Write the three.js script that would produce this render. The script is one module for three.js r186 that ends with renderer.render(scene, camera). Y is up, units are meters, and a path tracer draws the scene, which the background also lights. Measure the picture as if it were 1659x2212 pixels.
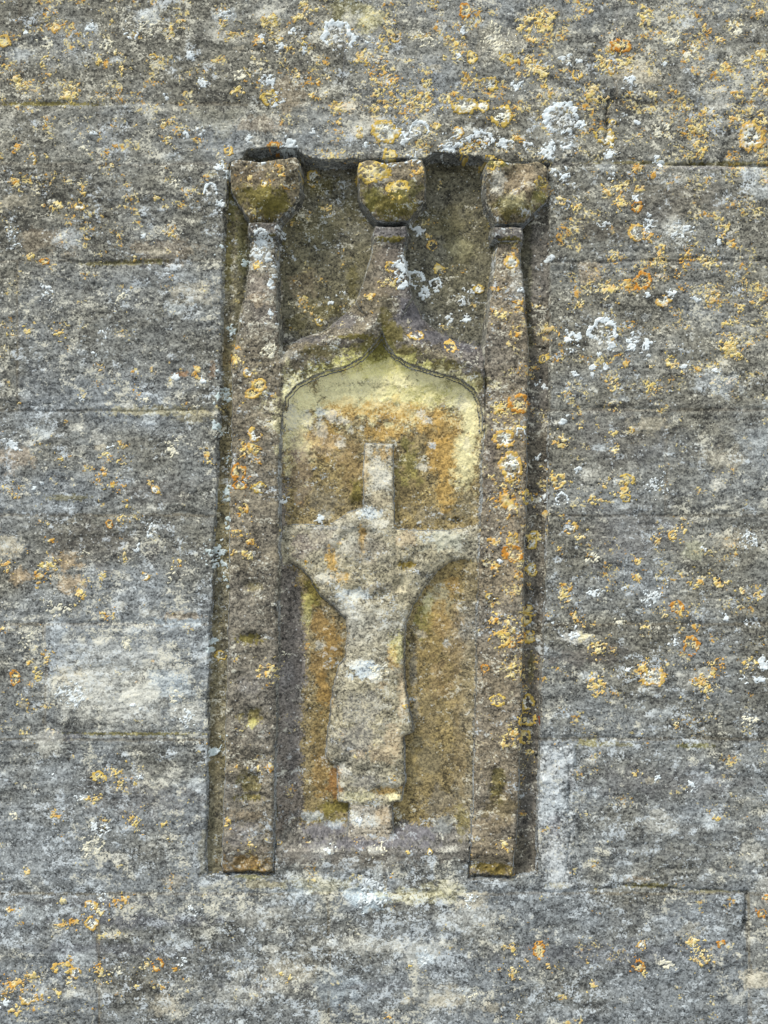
import * as THREE from 'three';

// ------------------------------------------------------------------ camera, sky, sun, exposure
// layout unit: one "u" = 1.5 mm of wall; the photograph shows 768 x 1024 u of it
const S = 0.0015, FW = 768, FH = 1024, DIST = 1.9;
const scene = new THREE.Scene();
const renderer = new THREE.WebGLRenderer();
renderer.toneMapping = THREE.LinearToneMapping;
renderer.toneMappingExposure = 2.0;
renderer.shadowMap.enabled = true;
const camera = new THREE.PerspectiveCamera(2 * Math.atan(FH * S / 2 / DIST) * 180 / Math.PI, FW / FH, 0.05, 60);
camera.position.set(0, FH * S / 2, DIST);
camera.lookAt(0, FH * S / 2, 0);
scene.add(camera);

// overcast sky: three times brighter overhead than at the horizon
const sunDir = new THREE.Vector3(-0.62, 1.0, 0.62).normalize();
{
  const w = 128, h = 64, d = new Float32Array(w * h * 4);
  for (let j = 0; j < h; j++) for (let i = 0; i < w; i++) {
    const el = ((j + 0.5) / h - 0.5) * Math.PI, sn = Math.sin(el), k = (j * w + i) * 4;
    const l = sn > 0 ? 0.95 * (1 + 2 * sn) / 3 : 0.32 * (1 + 0.35 * sn);
    d[k] = l * 0.92; d[k + 1] = l * 1.0; d[k + 2] = l * 1.08; d[k + 3] = 1;
  }
  const t = new THREE.DataTexture(d, w, h, THREE.RGBAFormat, THREE.FloatType);
  t.mapping = THREE.EquirectangularReflectionMapping; t.magFilter = THREE.LinearFilter; t.minFilter = THREE.LinearFilter; t.needsUpdate = true;
  scene.background = t; scene.environment = t;
}
const sun = new THREE.DirectionalLight(new THREE.Color(1, 0.97, 0.92), 1.5);
sun.position.copy(sunDir).multiplyScalar(6).add(new THREE.Vector3(0, 0.7, 0));
sun.target.position.set(0, 0.7, 0);
sun.castShadow = true; sun.shadow.radius = 22; sun.shadow.mapSize.set(2048, 2048);
Object.assign(sun.shadow.camera, { left: -2, right: 2, top: 2, bottom: -2, near: 0.5, far: 14 });
scene.add(sun, sun.target);

// ------------------------------------------------------------------ noise
const hash = (i, j, s) => {
  let h = Math.imul(i, 374761393) ^ Math.imul(j, 668265263) ^ Math.imul(s, 1442695041);
  h = Math.imul(h ^ (h >>> 13), 1274126177); h ^= h >>> 16;
  return (h >>> 0) / 4294967296;
};
function vn(x, y, s) {
  const i = Math.floor(x), j = Math.floor(y); let u = x - i, v = y - j;
  u = u * u * (3 - 2 * u); v = v * v * (3 - 2 * v);
  const a = hash(i, j, s), b = hash(i + 1, j, s), c = hash(i, j + 1, s), d = hash(i + 1, j + 1, s);
  return a + (b - a) * u + (c - a) * v + (a - b - c + d) * u * v;
}
function fbm(x, y, s, o = 4) {            // 0..1, mean .5
  let a = 0.5, r = 0, n = 0;
  for (let k = 0; k < o; k++) { r += a * vn(x, y, s + k * 17); n += a; a *= 0.55; const t = x * 1.7 - y * 1.05; y = x * 1.05 + y * 1.7; x = t; }
  return r / n;
}
let seed = 12345;
const rnd = () => { seed = (Math.imul(seed, 1664525) + 1013904223) >>> 0; return seed / 4294967296; };
const cl = (v, a = 0, b = 1) => v < a ? a : v > b ? b : v;
const ss = (a, b, v) => { v = cl((v - a) / (b - a)); return v * v * (3 - 2 * v); };
const mix = (a, b, t) => a + (b - a) * t;

// ------------------------------------------------------------------ outlines of the carving (V: units of a 1659-wide survey drawing)
const K = FW / 1659;
const P = a => { const r = []; for (let i = 0; i < a.length; i += 2) r.push(a[i] * K, a[i + 1] * K); return r; };
function segD(px, py, ax, ay, bx, by) {
  const dx = bx - ax, dy = by - ay, t = cl(((px - ax) * dx + (py - ay) * dy) / (dx * dx + dy * dy));
  const ex = px - ax - dx * t, ey = py - ay - dy * t; return ex * ex + ey * ey;
}
function lineD(l, x, y) { let m = 1e9; for (let i = 0; i + 3 < l.length; i += 2) { const d = segD(x, y, l[i], l[i + 1], l[i + 2], l[i + 3]); if (d < m) m = d; } return Math.sqrt(m); }
const boxes = new Map();
function sd(p, x, y) {                      // > 0 inside
  let b = boxes.get(p);
  if (!b) { b = [1e9, 1e9, -1e9, -1e9]; for (let i = 0; i < p.length; i += 2) { b[0] = Math.min(b[0], p[i]); b[2] = Math.max(b[2], p[i]); b[1] = Math.min(b[1], p[i + 1]); b[3] = Math.max(b[3], p[i + 1]); } boxes.set(p, b); }
  if (x < b[0] - 8 || x > b[2] + 8 || y < b[1] - 8 || y > b[3] + 8) return -8;
  let m = 1e9, c = false;
  for (let i = 0, n = p.length, j = n - 2; i < n; j = i, i += 2) {
    const d = segD(x, y, p[j], p[j + 1], p[i], p[i + 1]); if (d < m) m = d;
    if ((p[i + 1] > y) !== (p[j + 1] > y) && x < (p[j] - p[i]) * (y - p[i + 1]) / (p[j + 1] - p[i + 1]) + p[i]) c = !c;
  }
  return (c ? 1 : -1) * Math.sqrt(m);
}
// x of a line running down the drawing at height y
function xAt(l, y) { for (let i = 0; i + 3 < l.length; i += 2) if (y <= l[i + 3] || i + 5 >= l.length) { const t = (y - l[i + 1]) / (l[i + 3] - l[i + 1]); return l[i] + (l[i + 2] - l[i]) * t; } return l[0]; }

const CAVITY = P([494, 352, 522, 345, 534, 326, 575, 320, 640, 322, 655, 338, 700, 347, 780, 347, 860, 343, 918, 345, 935, 330, 985, 332, 1036, 336, 1050, 348, 1100, 349, 1184, 353, 1187, 500, 1189, 700, 1187, 900, 1180, 1200, 1170, 1450, 1165, 1600, 1160, 1884, 1108, 1899, 1010, 1899, 1000, 1893, 800, 1890, 598, 1888, 590, 1890, 447, 1889, 448, 1700, 450, 1500, 461, 1250, 470, 1000, 478, 850, 480, 700, 486, 480]);
const CRACK = P([488, 380, 486, 480, 480, 700, 478, 850, 470, 1000, 461, 1250, 450, 1500, 448, 1700, 447, 1880]);
const PIL_L = P([541, 505, 597, 505, 599, 580, 601, 640, 606, 700, 609, 760, 606, 1000, 603, 1400, 597, 1600, 592, 1886, 477, 1885, 485, 1600, 492, 1300, 497, 1000, 500, 790, 508, 722, 525, 640, 534, 575]);
const PIL_R = P([1072, 512, 1128, 512, 1132, 590, 1139, 640, 1143, 740, 1143, 900, 1136, 1200, 1130, 1500, 1121, 1750, 1112, 1893, 1012, 1895, 1020, 1700, 1026, 1500, 1031, 1300, 1037, 1100, 1043, 900, 1045, 760, 1052, 660, 1066, 570]);
const PIL_L_IN = P([597, 500, 601, 640, 609, 760, 606, 1000, 603, 1400, 597, 1600, 592, 1890]);
const PIL_R_IN = P([1072, 500, 1052, 660, 1045, 760, 1043, 900, 1037, 1100, 1031, 1300, 1026, 1500, 1020, 1700, 1012, 1895]);
const CAPS = [P([496, 374, 499, 356, 520, 349, 545, 353, 565, 356, 600, 350, 640, 343, 650, 352, 655, 410, 648, 430, 603, 480, 537, 481, 504, 430, 497, 410]),
  P([771, 372, 775, 355, 800, 350, 835, 356, 862, 355, 890, 349, 915, 350, 920, 372, 922, 432, 916, 440, 882, 482, 810, 482, 776, 440, 772, 420]),
  P([1045, 368, 1052, 352, 1085, 351, 1105, 357, 1130, 357, 1160, 351, 1180, 360, 1186, 412, 1182, 436, 1132, 486, 1070, 487, 1050, 440, 1046, 420])];
const CAPLOW = [P([492, 412, 504, 434, 537, 483, 603, 482, 650, 432, 660, 412]), P([766, 422, 776, 442, 810, 484, 882, 484, 918, 442, 928, 426]), P([1040, 420, 1050, 442, 1070, 489, 1132, 488, 1184, 438, 1192, 410])];
const RINGS = [P([534, 478, 602, 476, 606, 500, 600, 517, 537, 514, 531, 496]), P([806, 485, 880, 484, 885, 506, 881, 526, 801, 526, 800, 504]), P([1064, 486, 1130, 486, 1134, 506, 1131, 524, 1062, 522, 1060, 503])];
const HOOD_TOP = P([608, 741, 647, 727, 696, 708, 735, 680, 764, 649, 781, 615, 793, 576, 801, 537, 805, 515]);
const HOOD_TOP_R = P([878, 515, 875, 537, 887, 605, 894, 639, 915, 683, 950, 712, 994, 730, 1044, 745]);
const ARCH_L = P([607, 930, 609, 890, 618, 858, 642, 831, 672, 813, 706, 800, 745, 791, 779, 771, 808, 744, 825, 716]);
const ARCH_R = P([825, 716, 838, 747, 857, 771, 886, 786, 925, 798, 964, 810, 999, 821, 1024, 839, 1038, 866, 1043, 900, 1042, 930]);
const RIDGE_L = P([596, 800, 640, 762, 690, 742, 735, 729, 786, 722, 812, 698, 825, 655]);
const RIDGE_R = P([825, 655, 843, 700, 862, 726, 890, 746, 940, 768, 1000, 783, 1052, 803]);
const STEM = P([805, 515, 878, 515, 876, 540, 886, 600, 895, 640, 868, 690, 825, 700, 790, 690, 764, 652, 781, 615, 793, 576, 801, 537]);
const rev = l => { const r = []; for (let i = l.length - 2; i >= 0; i -= 2) r.push(l[i], l[i + 1]); return r; };
const HOOD = [...P([600, 800, 603, 760]), ...HOOD_TOP, ...HOOD_TOP_R, ...P([1047, 800, 1045, 925]), ...rev(ARCH_R), ...rev(ARCH_L).slice(2), ...P([604, 925])];
const NICHE = [...ARCH_L, ...ARCH_R.slice(2), ...P([1037, 1100, 1031, 1300, 1026, 1500, 1020, 1700, 1014, 1838, 594, 1838, 597, 1600, 603, 1400, 606, 1000])];
const CROSS_TOP = P([787, 957, 851, 957, 853, 1100, 854, 1150, 800, 1160, 784, 1110, 785, 1040]);
const CROSS = P([590, 1140, 616, 1132, 648, 1131, 706, 1136, 728, 1124, 752, 1106, 776, 1098, 806, 1103, 838, 1128, 856, 1142, 920, 1146, 975, 1145, 1004, 1140, 1026, 1134, 1056, 1136, 1056, 1222, 1030, 1216, 1005, 1210, 975, 1214, 946, 1234, 918, 1272, 894, 1310, 880, 1345, 876, 1380, 875, 1445, 883, 1518, 896, 1586, 874, 1597, 877, 1694, 867, 1738, 800, 1745, 728, 1739, 725, 1662, 700, 1641, 708, 1567, 720, 1480, 725, 1450, 745, 1421, 748, 1370, 744, 1340, 722, 1314, 692, 1290, 668, 1252, 646, 1228, 626, 1218, 590, 1222]);
const FOOT = P([752, 1735, 851, 1735, 850, 1822, 752, 1822]);
const PATCH = P([1158, 1622, 1172, 1609, 1210, 1612, 1240, 1606, 1246, 1640, 1238, 1672, 1250, 1700, 1240, 1730, 1241, 1790, 1233, 1830, 1236, 1890, 1248, 1916, 1205, 1928, 1172, 1921, 1166, 1850, 1158, 1800, 1166, 1720]);

// ------------------------------------------------------------------ wall blocks and joints
const EX = 240;                              // how far the wall goes on beyond the photograph, u
const x0w = -EX / K, x1w = (FW + EX) / K, y0w = -EX / K, y1w = (FH + EX) / K;
const rows = [                               // y0, y1, vertical joints
  [y0w, -95, [180, 760, 1300]], [-95, 222, [41, 742, 1330]], [222, 353, [211, 800, 1312]],
  [353, 562, [-60, 830, 1745]], [562, 885, [36, 830, 1700]], [885, 1112, [-140, 830, 1436]], [1112, 1348, [-40, 830, 1690]],
  [1348, 1596, [95, 830, 1720]], [1596, 1930, [-120, 830, 1760]], [1930, 2236, [210, 709, 1616]], [2236, y1w, [-30, 520, 1080, 1500]]];
const blocks = [];
for (const [a, b, v] of rows) { const xs = [x0w, ...v, x1w]; for (let i = 0; i + 1 < xs.length; i++) blocks.push([xs[i] * K, a * K, xs[i + 1] * K, b * K]); }
// joints: points, half width, dip, strength of the open crack
const joints = [];
rows.forEach(([a, b, v], i) => {
  if (i) joints.push({ y: a * K, h: 1 });
  for (const x of v) if (x !== 830) joints.push({ x: x * K, a: a * K, b: b * K });
});
const openJoints = [[P([0, 223, 100, 224, 230, 228]), 1.2], [P([1311, 226, 1313, 270, 1312, 312]), 4.5], [P([1390, 356, 1500, 354, 1660, 357]), 2.2], [P([1455, 556, 1560, 560, 1660, 562]), 1.4], [P([210, 226, 212, 290, 207, 345]), 1.0],
  [P([160, 566, 250, 568, 360, 566, 440, 572]), 1.2], [P([110, 1586, 280, 1587, 440, 1590]), 1.3], [P([1290, 1922, 1400, 1914, 1480, 1922, 1612, 1928]), 1.6], [P([1616, 1930, 1612, 1980, 1608, 2010]), 4], [P([1616, 2020, 1615, 2212]), 0.9],
  [P([1232, 1660, 1229, 1720, 1231, 1790, 1226, 1880]), 3], [P([1290, 880, 1430, 884, 1440, 920]), 1.2], [P([1164, 1620, 1163, 1700, 1160, 1800]), 2.2], [P([700, 1930, 709, 1990, 706, 2060]), 0.8], [P([800, 345, 900, 350, 1040, 352]), 2], [P([1165, 352, 1185, 353]), 6]];
const holes = [[1163, 1637, 2.2, 7], [680, 197, 1.1, 4], [1611, 1996, 2.6, 7], [1180, 357, 3, 9], [893, 1387, 2.4, 5], [448, 1530, 1.6, 4], [300, 1790, 1.2, 3], [1550, 1430, 1.2, 3], [440, 1625, 1.2, 4]].map(h => [h[0] * K, h[1] * K, h[2], h[3]]);
// worn hollows in the pilasters and the cross: x, y, rx, ry, depth
const dents = [[545, 1378, 26, 14, 3.4], [548, 1548, 22, 20, 3.6], [575, 1562, 16, 10, 2], [540, 1690, 26, 26, 3], [545, 1722, 30, 10, 3], [530, 1778, 30, 12, 2.4], [560, 1640, 26, 18, 2.4], [545, 1265, 22, 12, 2], [520, 1470, 20, 14, 1.6], [540, 1862, 44, 24, 3.6],
  [1074, 1700, 18, 40, 2.6], [1082, 1745, 34, 34, 2.2], [1062, 1872, 42, 22, 5], [1066, 1310, 16, 20, 2], [1075, 1500, 18, 20, 1.6], [560, 1180, 16, 22, 1.4],
  [728, 1205, 12, 36, 3.2], [745, 1240, 16, 22, 2.6], [880, 1222, 22, 12, 4.2], [786, 1165, 8, 30, 2.4], [860, 1270, 22, 8, 1.4], [800, 1150, 18, 6, 1.2],
  [870, 1480, 10, 40, 1.6], [836, 1712, 34, 12, 3], [745, 1655, 22, 10, 2], [660, 1165, 26, 18, 1.6], [960, 1180, 28, 12, 1.4], [585, 338, 60, 10, 3], [985, 344, 56, 9, 3],
  [560, 395, 26, 20, 2.2], [850, 385, 30, 22, 2], [1110, 390, 26, 22, 2.4], [770, 1090, 16, 16, 4], [640, 1300, 12, 30, 2], [990, 1128, 10, 10, 3]].map(d => [d[0] * K, d[1] * K, d[2] * K, d[3] * K, d[4]]);
const bumps = [[1236, 1856, 40, 14, 1.8]];
const qc = t => Math.sqrt(Math.max(0, 1 - (1 - t) * (1 - t)));
const rim = (d, w) => d <= 0 ? 0 : d >= w ? 1 : qc(d / w);
const PID = ['wall', 'cap0', 'cap1', 'cap2', 'ring0', 'ring1', 'ring2', 'pilL', 'pilR', 'cross', 'crossTop', 'foot', 'hood', 'jambL', 'jambR', 'back', 'sill', 'spanL', 'spanR', 'margL', 'margR', 'mortar', 'patch'];
const ID = Object.fromEntries(PID.map((n, i) => [n, i]));

let outPart = 0, outBlock = 0;
function surface(x, y) {
  const n1 = fbm(x / 26, y / 26, 1, 3) - 0.5, n2 = fbm(x / 26 + 40, y / 26, 2, 3) - 0.5, n3 = fbm(x / 5, y / 5, 3, 2) - 0.5, n4 = fbm(x / 5 + 30, y / 5, 4, 2) - 0.5;
  const wx = x + n1 * 3.2 + n3 * 1.5, wy = y + n2 * 3.2 + n4 * 1.5;
  // wall
  let b = 0; for (let i = 0; i < blocks.length; i++) { const r = blocks[i]; if (wx >= r[0] && wx < r[2] && wy >= r[1] && wy < r[3]) { b = i; break; } }
  const r = blocks[b], bh = hash(b, 7, 91) - 0.5, bt = hash(b, 8, 92) - 0.5;
  let jd = Math.min(wx - r[0], r[2] - wx, wy - r[1], r[3] - wy);
  if (jd < 0) jd = 0;
  const bed = fbm(x / 120, y / 7 + n1 * 2, 11, 3) - 0.5;
  let h = bh * 1.1 + bt * (wy - (r[1] + r[3]) / 2) / 60 + bed * 2.2 + (fbm(x / 50, y / 40, 12, 3) - 0.5) * 4.5;
  const jn = ss(0.35, 0.7, fbm(x / 30, y / 30, 13, 2));
  h -= (1 - ss(0.5, 5.5, jd)) * (0.25 + jn * 1.1);
  outPart = ID.wall; outBlock = b;
  if (jd < 1.5) outPart = ID.mortar;
  const dp = sd(PATCH, wx, wy);
  if (dp > 0) { outPart = ID.patch; h = mix(h - 0.4, 1.4 + n1 * 3 + n3 * 1.2, rim(dp, 3)); }
  for (const [l, dep] of openJoints) {
    const m = l[0]; if (Math.abs(x - m) > 260 && Math.abs(x - l[l.length - 2]) > 260) continue;
    const d = lineD(l, wx, wy); if (d < 6) h -= dep * Math.exp(-d * d / 1.7) * ss(0.25, 0.55, fbm(x / 12, y / 12, 19, 2)) * 1.25 + dep * 0.28 * Math.exp(-d * d / 14);
  }
  const fine = (fbm(x / 9, y / 9, 21, 3) - 0.5) * 2.3 + n3 * 1.1 + (vn(x / 2.2, y / 2, 22) - 0.5) * 0.5;
  // panel
  const dc = sd(CAVITY, wx, wy);
  if (dc > -8 && x > 180 && x < 580 && y > 140 && y < 900) {
    if (dc < 0 && y < 170 && dc > -8) h -= (1 - ss(-7, 0, -dc - 0)) * 0;
    if (dc > 0) {
      const xl = xAt(PIL_L_IN, wy), xr = xAt(PIL_R_IN, wy), pl = sd(PIL_L, wx, wy), pr = sd(PIL_R, wx, wy);
      let f;
      const cx = 825 * K, upper = wy < 745 * K;
      if (upper) { outPart = wx < cx ? ID.spanL : ID.spanR; f = -25 - 3 * Math.exp(-((wx / K - (wx < cx ? 690 : 970)) ** 2) / 4000) + 16 * (1 - ss(505, 560, wx / K)) + 16 * ss(1115, 1165, wx / K); if (wx < 505 * K) outPart = ID.margL; if (wx > 1150 * K) outPart = ID.margR; }
      else if (wx < cx) { outPart = ID.margL; f = -9; } else { outPart = ID.margR; f = -11; }
      if (wy > 1836 * K && wx > xl && wx < xr) { outPart = ID.sill; f = 0; }
      if (outPart === ID.sill) h = mix(h, 1.2 + n1 * 2, ss(0, 10, dc) * 0.85);
      else h = mix(h, f + n1 * 3, rim(dc, upper && wy < 400 * K ? 3.5 : 6));
      // niche
      const dn = sd(NICHE, wx, wy);
      if (dn > 0) {
        const e = -1, low = ss(1150 * K, 1330 * K, wy), zb = -17 - low * 3 + n2 * 4;
        const dl = wx - xAt(PIL_L_IN, wy), dr = xAt(PIL_R_IN, wy) - wx, db = 1838 * K - wy;
        const dt = wy < 1100 * K ? Math.min(lineD(ARCH_L, wx, wy), lineD(ARCH_R, wx, wy)) : 1e3;
        const zl = mix(e - 3, zb, rim(dl, mix(9, 27, low))), zr = mix(e - 3, zb, rim(dr, mix(12, 20, low)));
        const zs = mix(e, zb, cl(db / 24)), zt = Math.max(mix(1, -8, rim(dt, 2.6)) - (dt > 2.6 ? 20 : 0), mix(-8, zb, rim(dt, 50)));
        h = Math.max(zl, zr, zs, zt);
        outPart = ID.back;
        if (h === zs && db < 24) outPart = ID.sill;
        else if (wy > 860 * K && h === zl && dl < mix(4, 24, low)) outPart = ID.jambL;
        else if (wy > 860 * K && h === zr && dr < mix(4, 18, low)) outPart = ID.jambR;
        const dk = sd(CROSS, wx, wy), dk2 = sd(CROSS_TOP, wx, wy), df = sd(FOOT, wx, wy);
        if (df > 0) { const z = mix(h, -8 + (wy - 1740 * K) * 0.02, rim(df, 4)); if (z > h) { h = z; outPart = ID.foot; } }
        if (dk2 > 0) { const z = mix(h, -9, rim(dk2, 2.6)); if (z > h) { h = z; outPart = ID.crossTop; } }
        if (dk > 0) {
          let z = -5 - ss(1400, 1150, wy / K) * 1.5 + ss(1400, 1640, wy / K) * 2.0 - ss(1650, 1668, wy / K) * 2.2;
          const q = Math.hypot((wx - 800 * K) / 1.0, wy - 1195 * K) / K;               // worn disc between the arms
          let th = Math.atan2(wy - 1195 * K, wx - 800 * K); if (th < -1.2) th += 6.283; const sect = mix(0.4, 1, ss(0.8, 1.3, th)) * ss(3.6, 3.0, th) * ss(-0.5, 0.1, th) * (0.75 + n1); z -= ss(95, 215, Math.abs(wx / K - 822)) * (wy < 1330 * K ? 2 : 0); z += 1.5 * ss(100, 70, q) - 3.2 * Math.exp(-((q - 96 - n2 * 24) ** 2) / 150) * ss(1130, 1190, wy / K) * sect - 1.6 * Math.exp(-(((wx / K - 770) ** 2 + (wy / K - 1185) ** 2 - 1500) ** 2) / 400000);
          z -= 1.8 * Math.exp(-((wx / K - 856) ** 2) / 14) * (wy < 1290 * K ? 1 : 0);
          z += 2.6 * ss(0, 17, dk) - 2.2 + (fbm(x / 15, y / 19, 33, 3) - 0.5) * 5 * ss(0, 8, dk) + 3.2 * Math.exp(-(((wx / K - 768) / 34) ** 2 + ((wy / K - 1128) / 24) ** 2));
          z = mix(Math.min(h, z), z, rim(dk, wy < 1160 * K ? 4.5 : mix(6.5, 3.6, ss(1300, 1400, wy / K)))); if (z >= h) { h = z; outPart = ID.cross; }
        }
      }
      // ogee hood
      const dh = sd(HOOD, wx, wy);
      if (dh > 0 && dn <= 0) {
        const dr = Math.min(lineD(RIDGE_L, wx, wy), lineD(RIDGE_R, wx, wy));
        const din = Math.min(lineD(ARCH_L, wx, wy), lineD(ARCH_R, wx, wy)), dout = Math.min(lineD(HOOD_TOP, wx, wy), lineD(HOOD_TOP_R, wx, wy));
        const ry = wx < cx ? yAt(RIDGE_L, wx) : yAt(RIDGE_R, wx);
        let z;
        if (wy < ry) z = mix(-24, mix(-13, 8, Math.pow(dout / (dout + dr + 0.01), 1.25)), rim(dout, 2.2)); else z = mix(8, 1, dr / (dr + din + 0.01));
        h = z; outPart = ID.hood;
      }
      const ds = sd(STEM, wx, wy);
      if (ds > 0 && dn <= 0) { const z = mix(-24, 3.5 - Math.abs(wx - cx) * 0.16, rim(ds, 3.5)); if (z > h) { h = z; outPart = ID.hood; } }
      // pilasters
      for (const [pd, id] of [[pl, ID.pilL], [pr, ID.pilR]]) if (pd > 0) {
        const L = id === ID.pilL, v = wy / K; let z = mix(-2, 5.5, ss(520, 780, v));
        if (L) { const rx = mix(572, 560, (v - 520) / 240) * K; if (v < 780) z -= Math.abs(wx - rx) * mix(0.42, 0.1, ss(560, 780, v)) - 1.2; else z -= Math.abs(wx - 548 * K) * 0.03; }
        else { const rx = mix(1096, 1104, ss(560, 900, v)) * K - ss(900, 1900, v) * 12 * K; z -= wx < rx ? (rx - wx) * 0.17 : (wx - rx) * 0.12; z += 1.5; }
        z = mix(Math.min(h, z), z, rim(pd, 4.2)); if (z >= h || pd > 1) { h = z; outPart = id; }
      }
      // neck rings and capitals
      for (let k = 0; k < 3; k++) {
        const dg = sd(RINGS[k], wx, wy);
        if (dg > 0) { const z = mix(Math.min(h, -6), 6, rim(dg, 5)); if (z > h) { h = z; outPart = ID.ring0 + k; } }
        const dq = sd(CAPS[k], wx, wy);
        if (dq > 0) {
          const v = wy / K, cxk = [574, 846, 1115][k];
          const low = CAPLOW[k], chip = fbm(x / 9 + k * 9, y / 9, 27, 3) - 0.5; let zf = Math.min(15 + (hash(k, 1, 5) - .5) * 2 - Math.max(0, 380 - v) * 0.05, 1 + lineD(low, wx, wy) * 0.72) + chip * 3.4;
          
          
          const z = mix(Math.min(h, zf), zf, rim(dq, 2.6)); if (z > h || dq > 1.2) { h = z; outPart = ID.cap0 + k; }
        }
      }
    }
    const dk = lineD(CRACK, wx + n4 * 2, wy);
    if (dk < 5) h -= (5.5 * Math.exp(-dk * dk / 1.3) * ss(0.36, 0.55, fbm(x / 14, y / 22, 23, 2)));
  }
  for (const d of dents) {
    const u = (wx - d[0]) / d[2], v = (wy - d[1]) / d[3], q = u * u + v * v;
    if (q < 4) h -= (d[1] > 560 && (d[0] < 275 || d[0] > 475) ? 1.9 : 1.5) * d[4] * Math.exp(-q * q * 0.9) * (0.8 + n3);
  }
  for (const d of holes) { const q = ((x - d[0]) ** 2 + (y - d[1]) ** 2) / (d[2] * d[2]); if (q < 5) h -= d[3] * Math.exp(-q); }
  const rough = outPart === ID.pilL || outPart === ID.pilR || (outPart >= ID.cap0 && outPart <= ID.cap2) ? (fbm(x / 6, y / 5, 25, 3) - 0.5) * 2.6 : 0;
  return h + fine + rough;
}
function yAt(l, x) { for (let i = 0; i + 3 < l.length; i += 2) if (x <= l[i + 2] || i + 5 >= l.length) { const t = (x - l[i]) / (l[i + 2] - l[i]); return l[i + 1] + (l[i + 3] - l[i + 1]) * t; } return l[1]; }

// ------------------------------------------------------------------ sampled surface
const axis = (lo, hi, f0, f1, len) => { const r = []; let v = -EX; while (v < len + EX - 0.01) { r.push(v); const inF = v >= f0 && v < f1, near = v >= -30 && v < len + 30; v += inF ? 1 : near ? 2 : 6; } r.push(len + EX); return r; };
const gx = axis(0, 0, 200, 580, FW), gy = axis(0, 0, 142, 900, FH);
const NX = gx.length, NY = gy.length;
const Hs = new Float32Array(NX * NY), part = new Uint8Array(NX * NY), blk = new Uint8Array(NX * NY);
for (let j = 0; j < NY; j++) for (let i = 0; i < NX; i++) {
  const k = j * NX + i; Hs[k] = surface(gx[i], gy[j]); part[k] = outPart; blk[k] = outBlock;
}
console.log('surface', NX, NY);
const find = (g, v) => { let a = 0, b = g.length - 2; while (a < b) { const m = (a + b + 1) >> 1; if (g[m] <= v) a = m; else b = m - 1; } return a; };
function hAt(x, y) {
  const i = find(gx, x), j = find(gy, y), u = cl((x - gx[i]) / (gx[i + 1] - gx[i])), v = cl((y - gy[j]) / (gy[j + 1] - gy[j])), k = j * NX + i;
  return mix(mix(Hs[k], Hs[k + 1], u), mix(Hs[k + NX], Hs[k + NX + 1], u), v);
}
const partAt = (x, y) => part[find(gy, y) * NX + find(gx, x)];

//@@TEXTURE
// ------------------------------------------------------------------ stone colour, computed on the surface
const M0 = 40, TWu = FW + 2 * M0, THu = FH + 2 * M0, TH = 2048, TW = Math.round(TH * TWu / THu), Q = TH / THu;
const col = new Float32Array(TW * TH * 3), rel = new Float32Array(TW * TH);
const txPart = new Uint8Array(TW * TH), txBlk = new Uint8Array(TW * TH);
{
  const ci = []; for (let i = 0; i < TW; i++) ci.push(find(gx, (i + 0.5) / Q - M0));
  for (let j = 0; j < TH; j++) { const jj = find(gy, (j + 0.5) / Q - M0) * NX; for (let i = 0; i < TW; i++) { txPart[j * TW + i] = part[jj + ci[i]]; txBlk[j * TW + i] = blk[jj + ci[i]]; } }
}
// base tones of the stones (linear): two earths per piece, some darkened with shade
const TONE = {
  wall: [[0.174, 0.164, 0.128], [0.172, 0.181, 0.178]], mortar: [[0.150, 0.133, 0.095], [0.17, 0.17, 0.16]], patch: [[0.34, 0.335, 0.31], [0.38, 0.41, 0.415]],
  cap: [[0.165, 0.132, 0.072], [0.20, 0.168, 0.12]], ring: [[0.13, 0.115, 0.095], [0.15, 0.14, 0.14]], pilL: [[0.187, 0.158, 0.107], [0.165, 0.151, 0.126]], pilR: [[0.20, 0.162, 0.105], [0.168, 0.148, 0.116]],
  cross: [[0.325, 0.285, 0.185], [0.275, 0.26, 0.21]], crossTop: [[0.36, 0.31, 0.20], [0.30, 0.29, 0.25]], foot: [[0.33, 0.28, 0.20], [0.25, 0.24, 0.21]],
  hood: [[0.150, 0.125, 0.080], [0.14, 0.125, 0.115]], jambL: [[0.178, 0.148, 0.112], [0.17, 0.155, 0.14]], jambR: [[0.24, 0.195, 0.105], [0.18, 0.165, 0.13]], back: [[0.25, 0.188, 0.078], [0.21, 0.172, 0.098]],  // left jamb toned darker, with its shade put into the colour
  sill: [[0.16, 0.145, 0.115], [0.15, 0.15, 0.155]], span: [[0.138, 0.122, 0.07], [0.138, 0.132, 0.102]], margL: [[0.165, 0.138, 0.070], [0.17, 0.155, 0.11]], margR: [[0.125, 0.108, 0.078], [0.13, 0.12, 0.105]]  // right slab edge toned darker, the shade of the reveal painted in
};
const toneOf = PID.map(n => TONE[n] || TONE[n.replace(/\d$/, '')] || TONE[n.replace(/[LR]$/, '')]);
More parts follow.
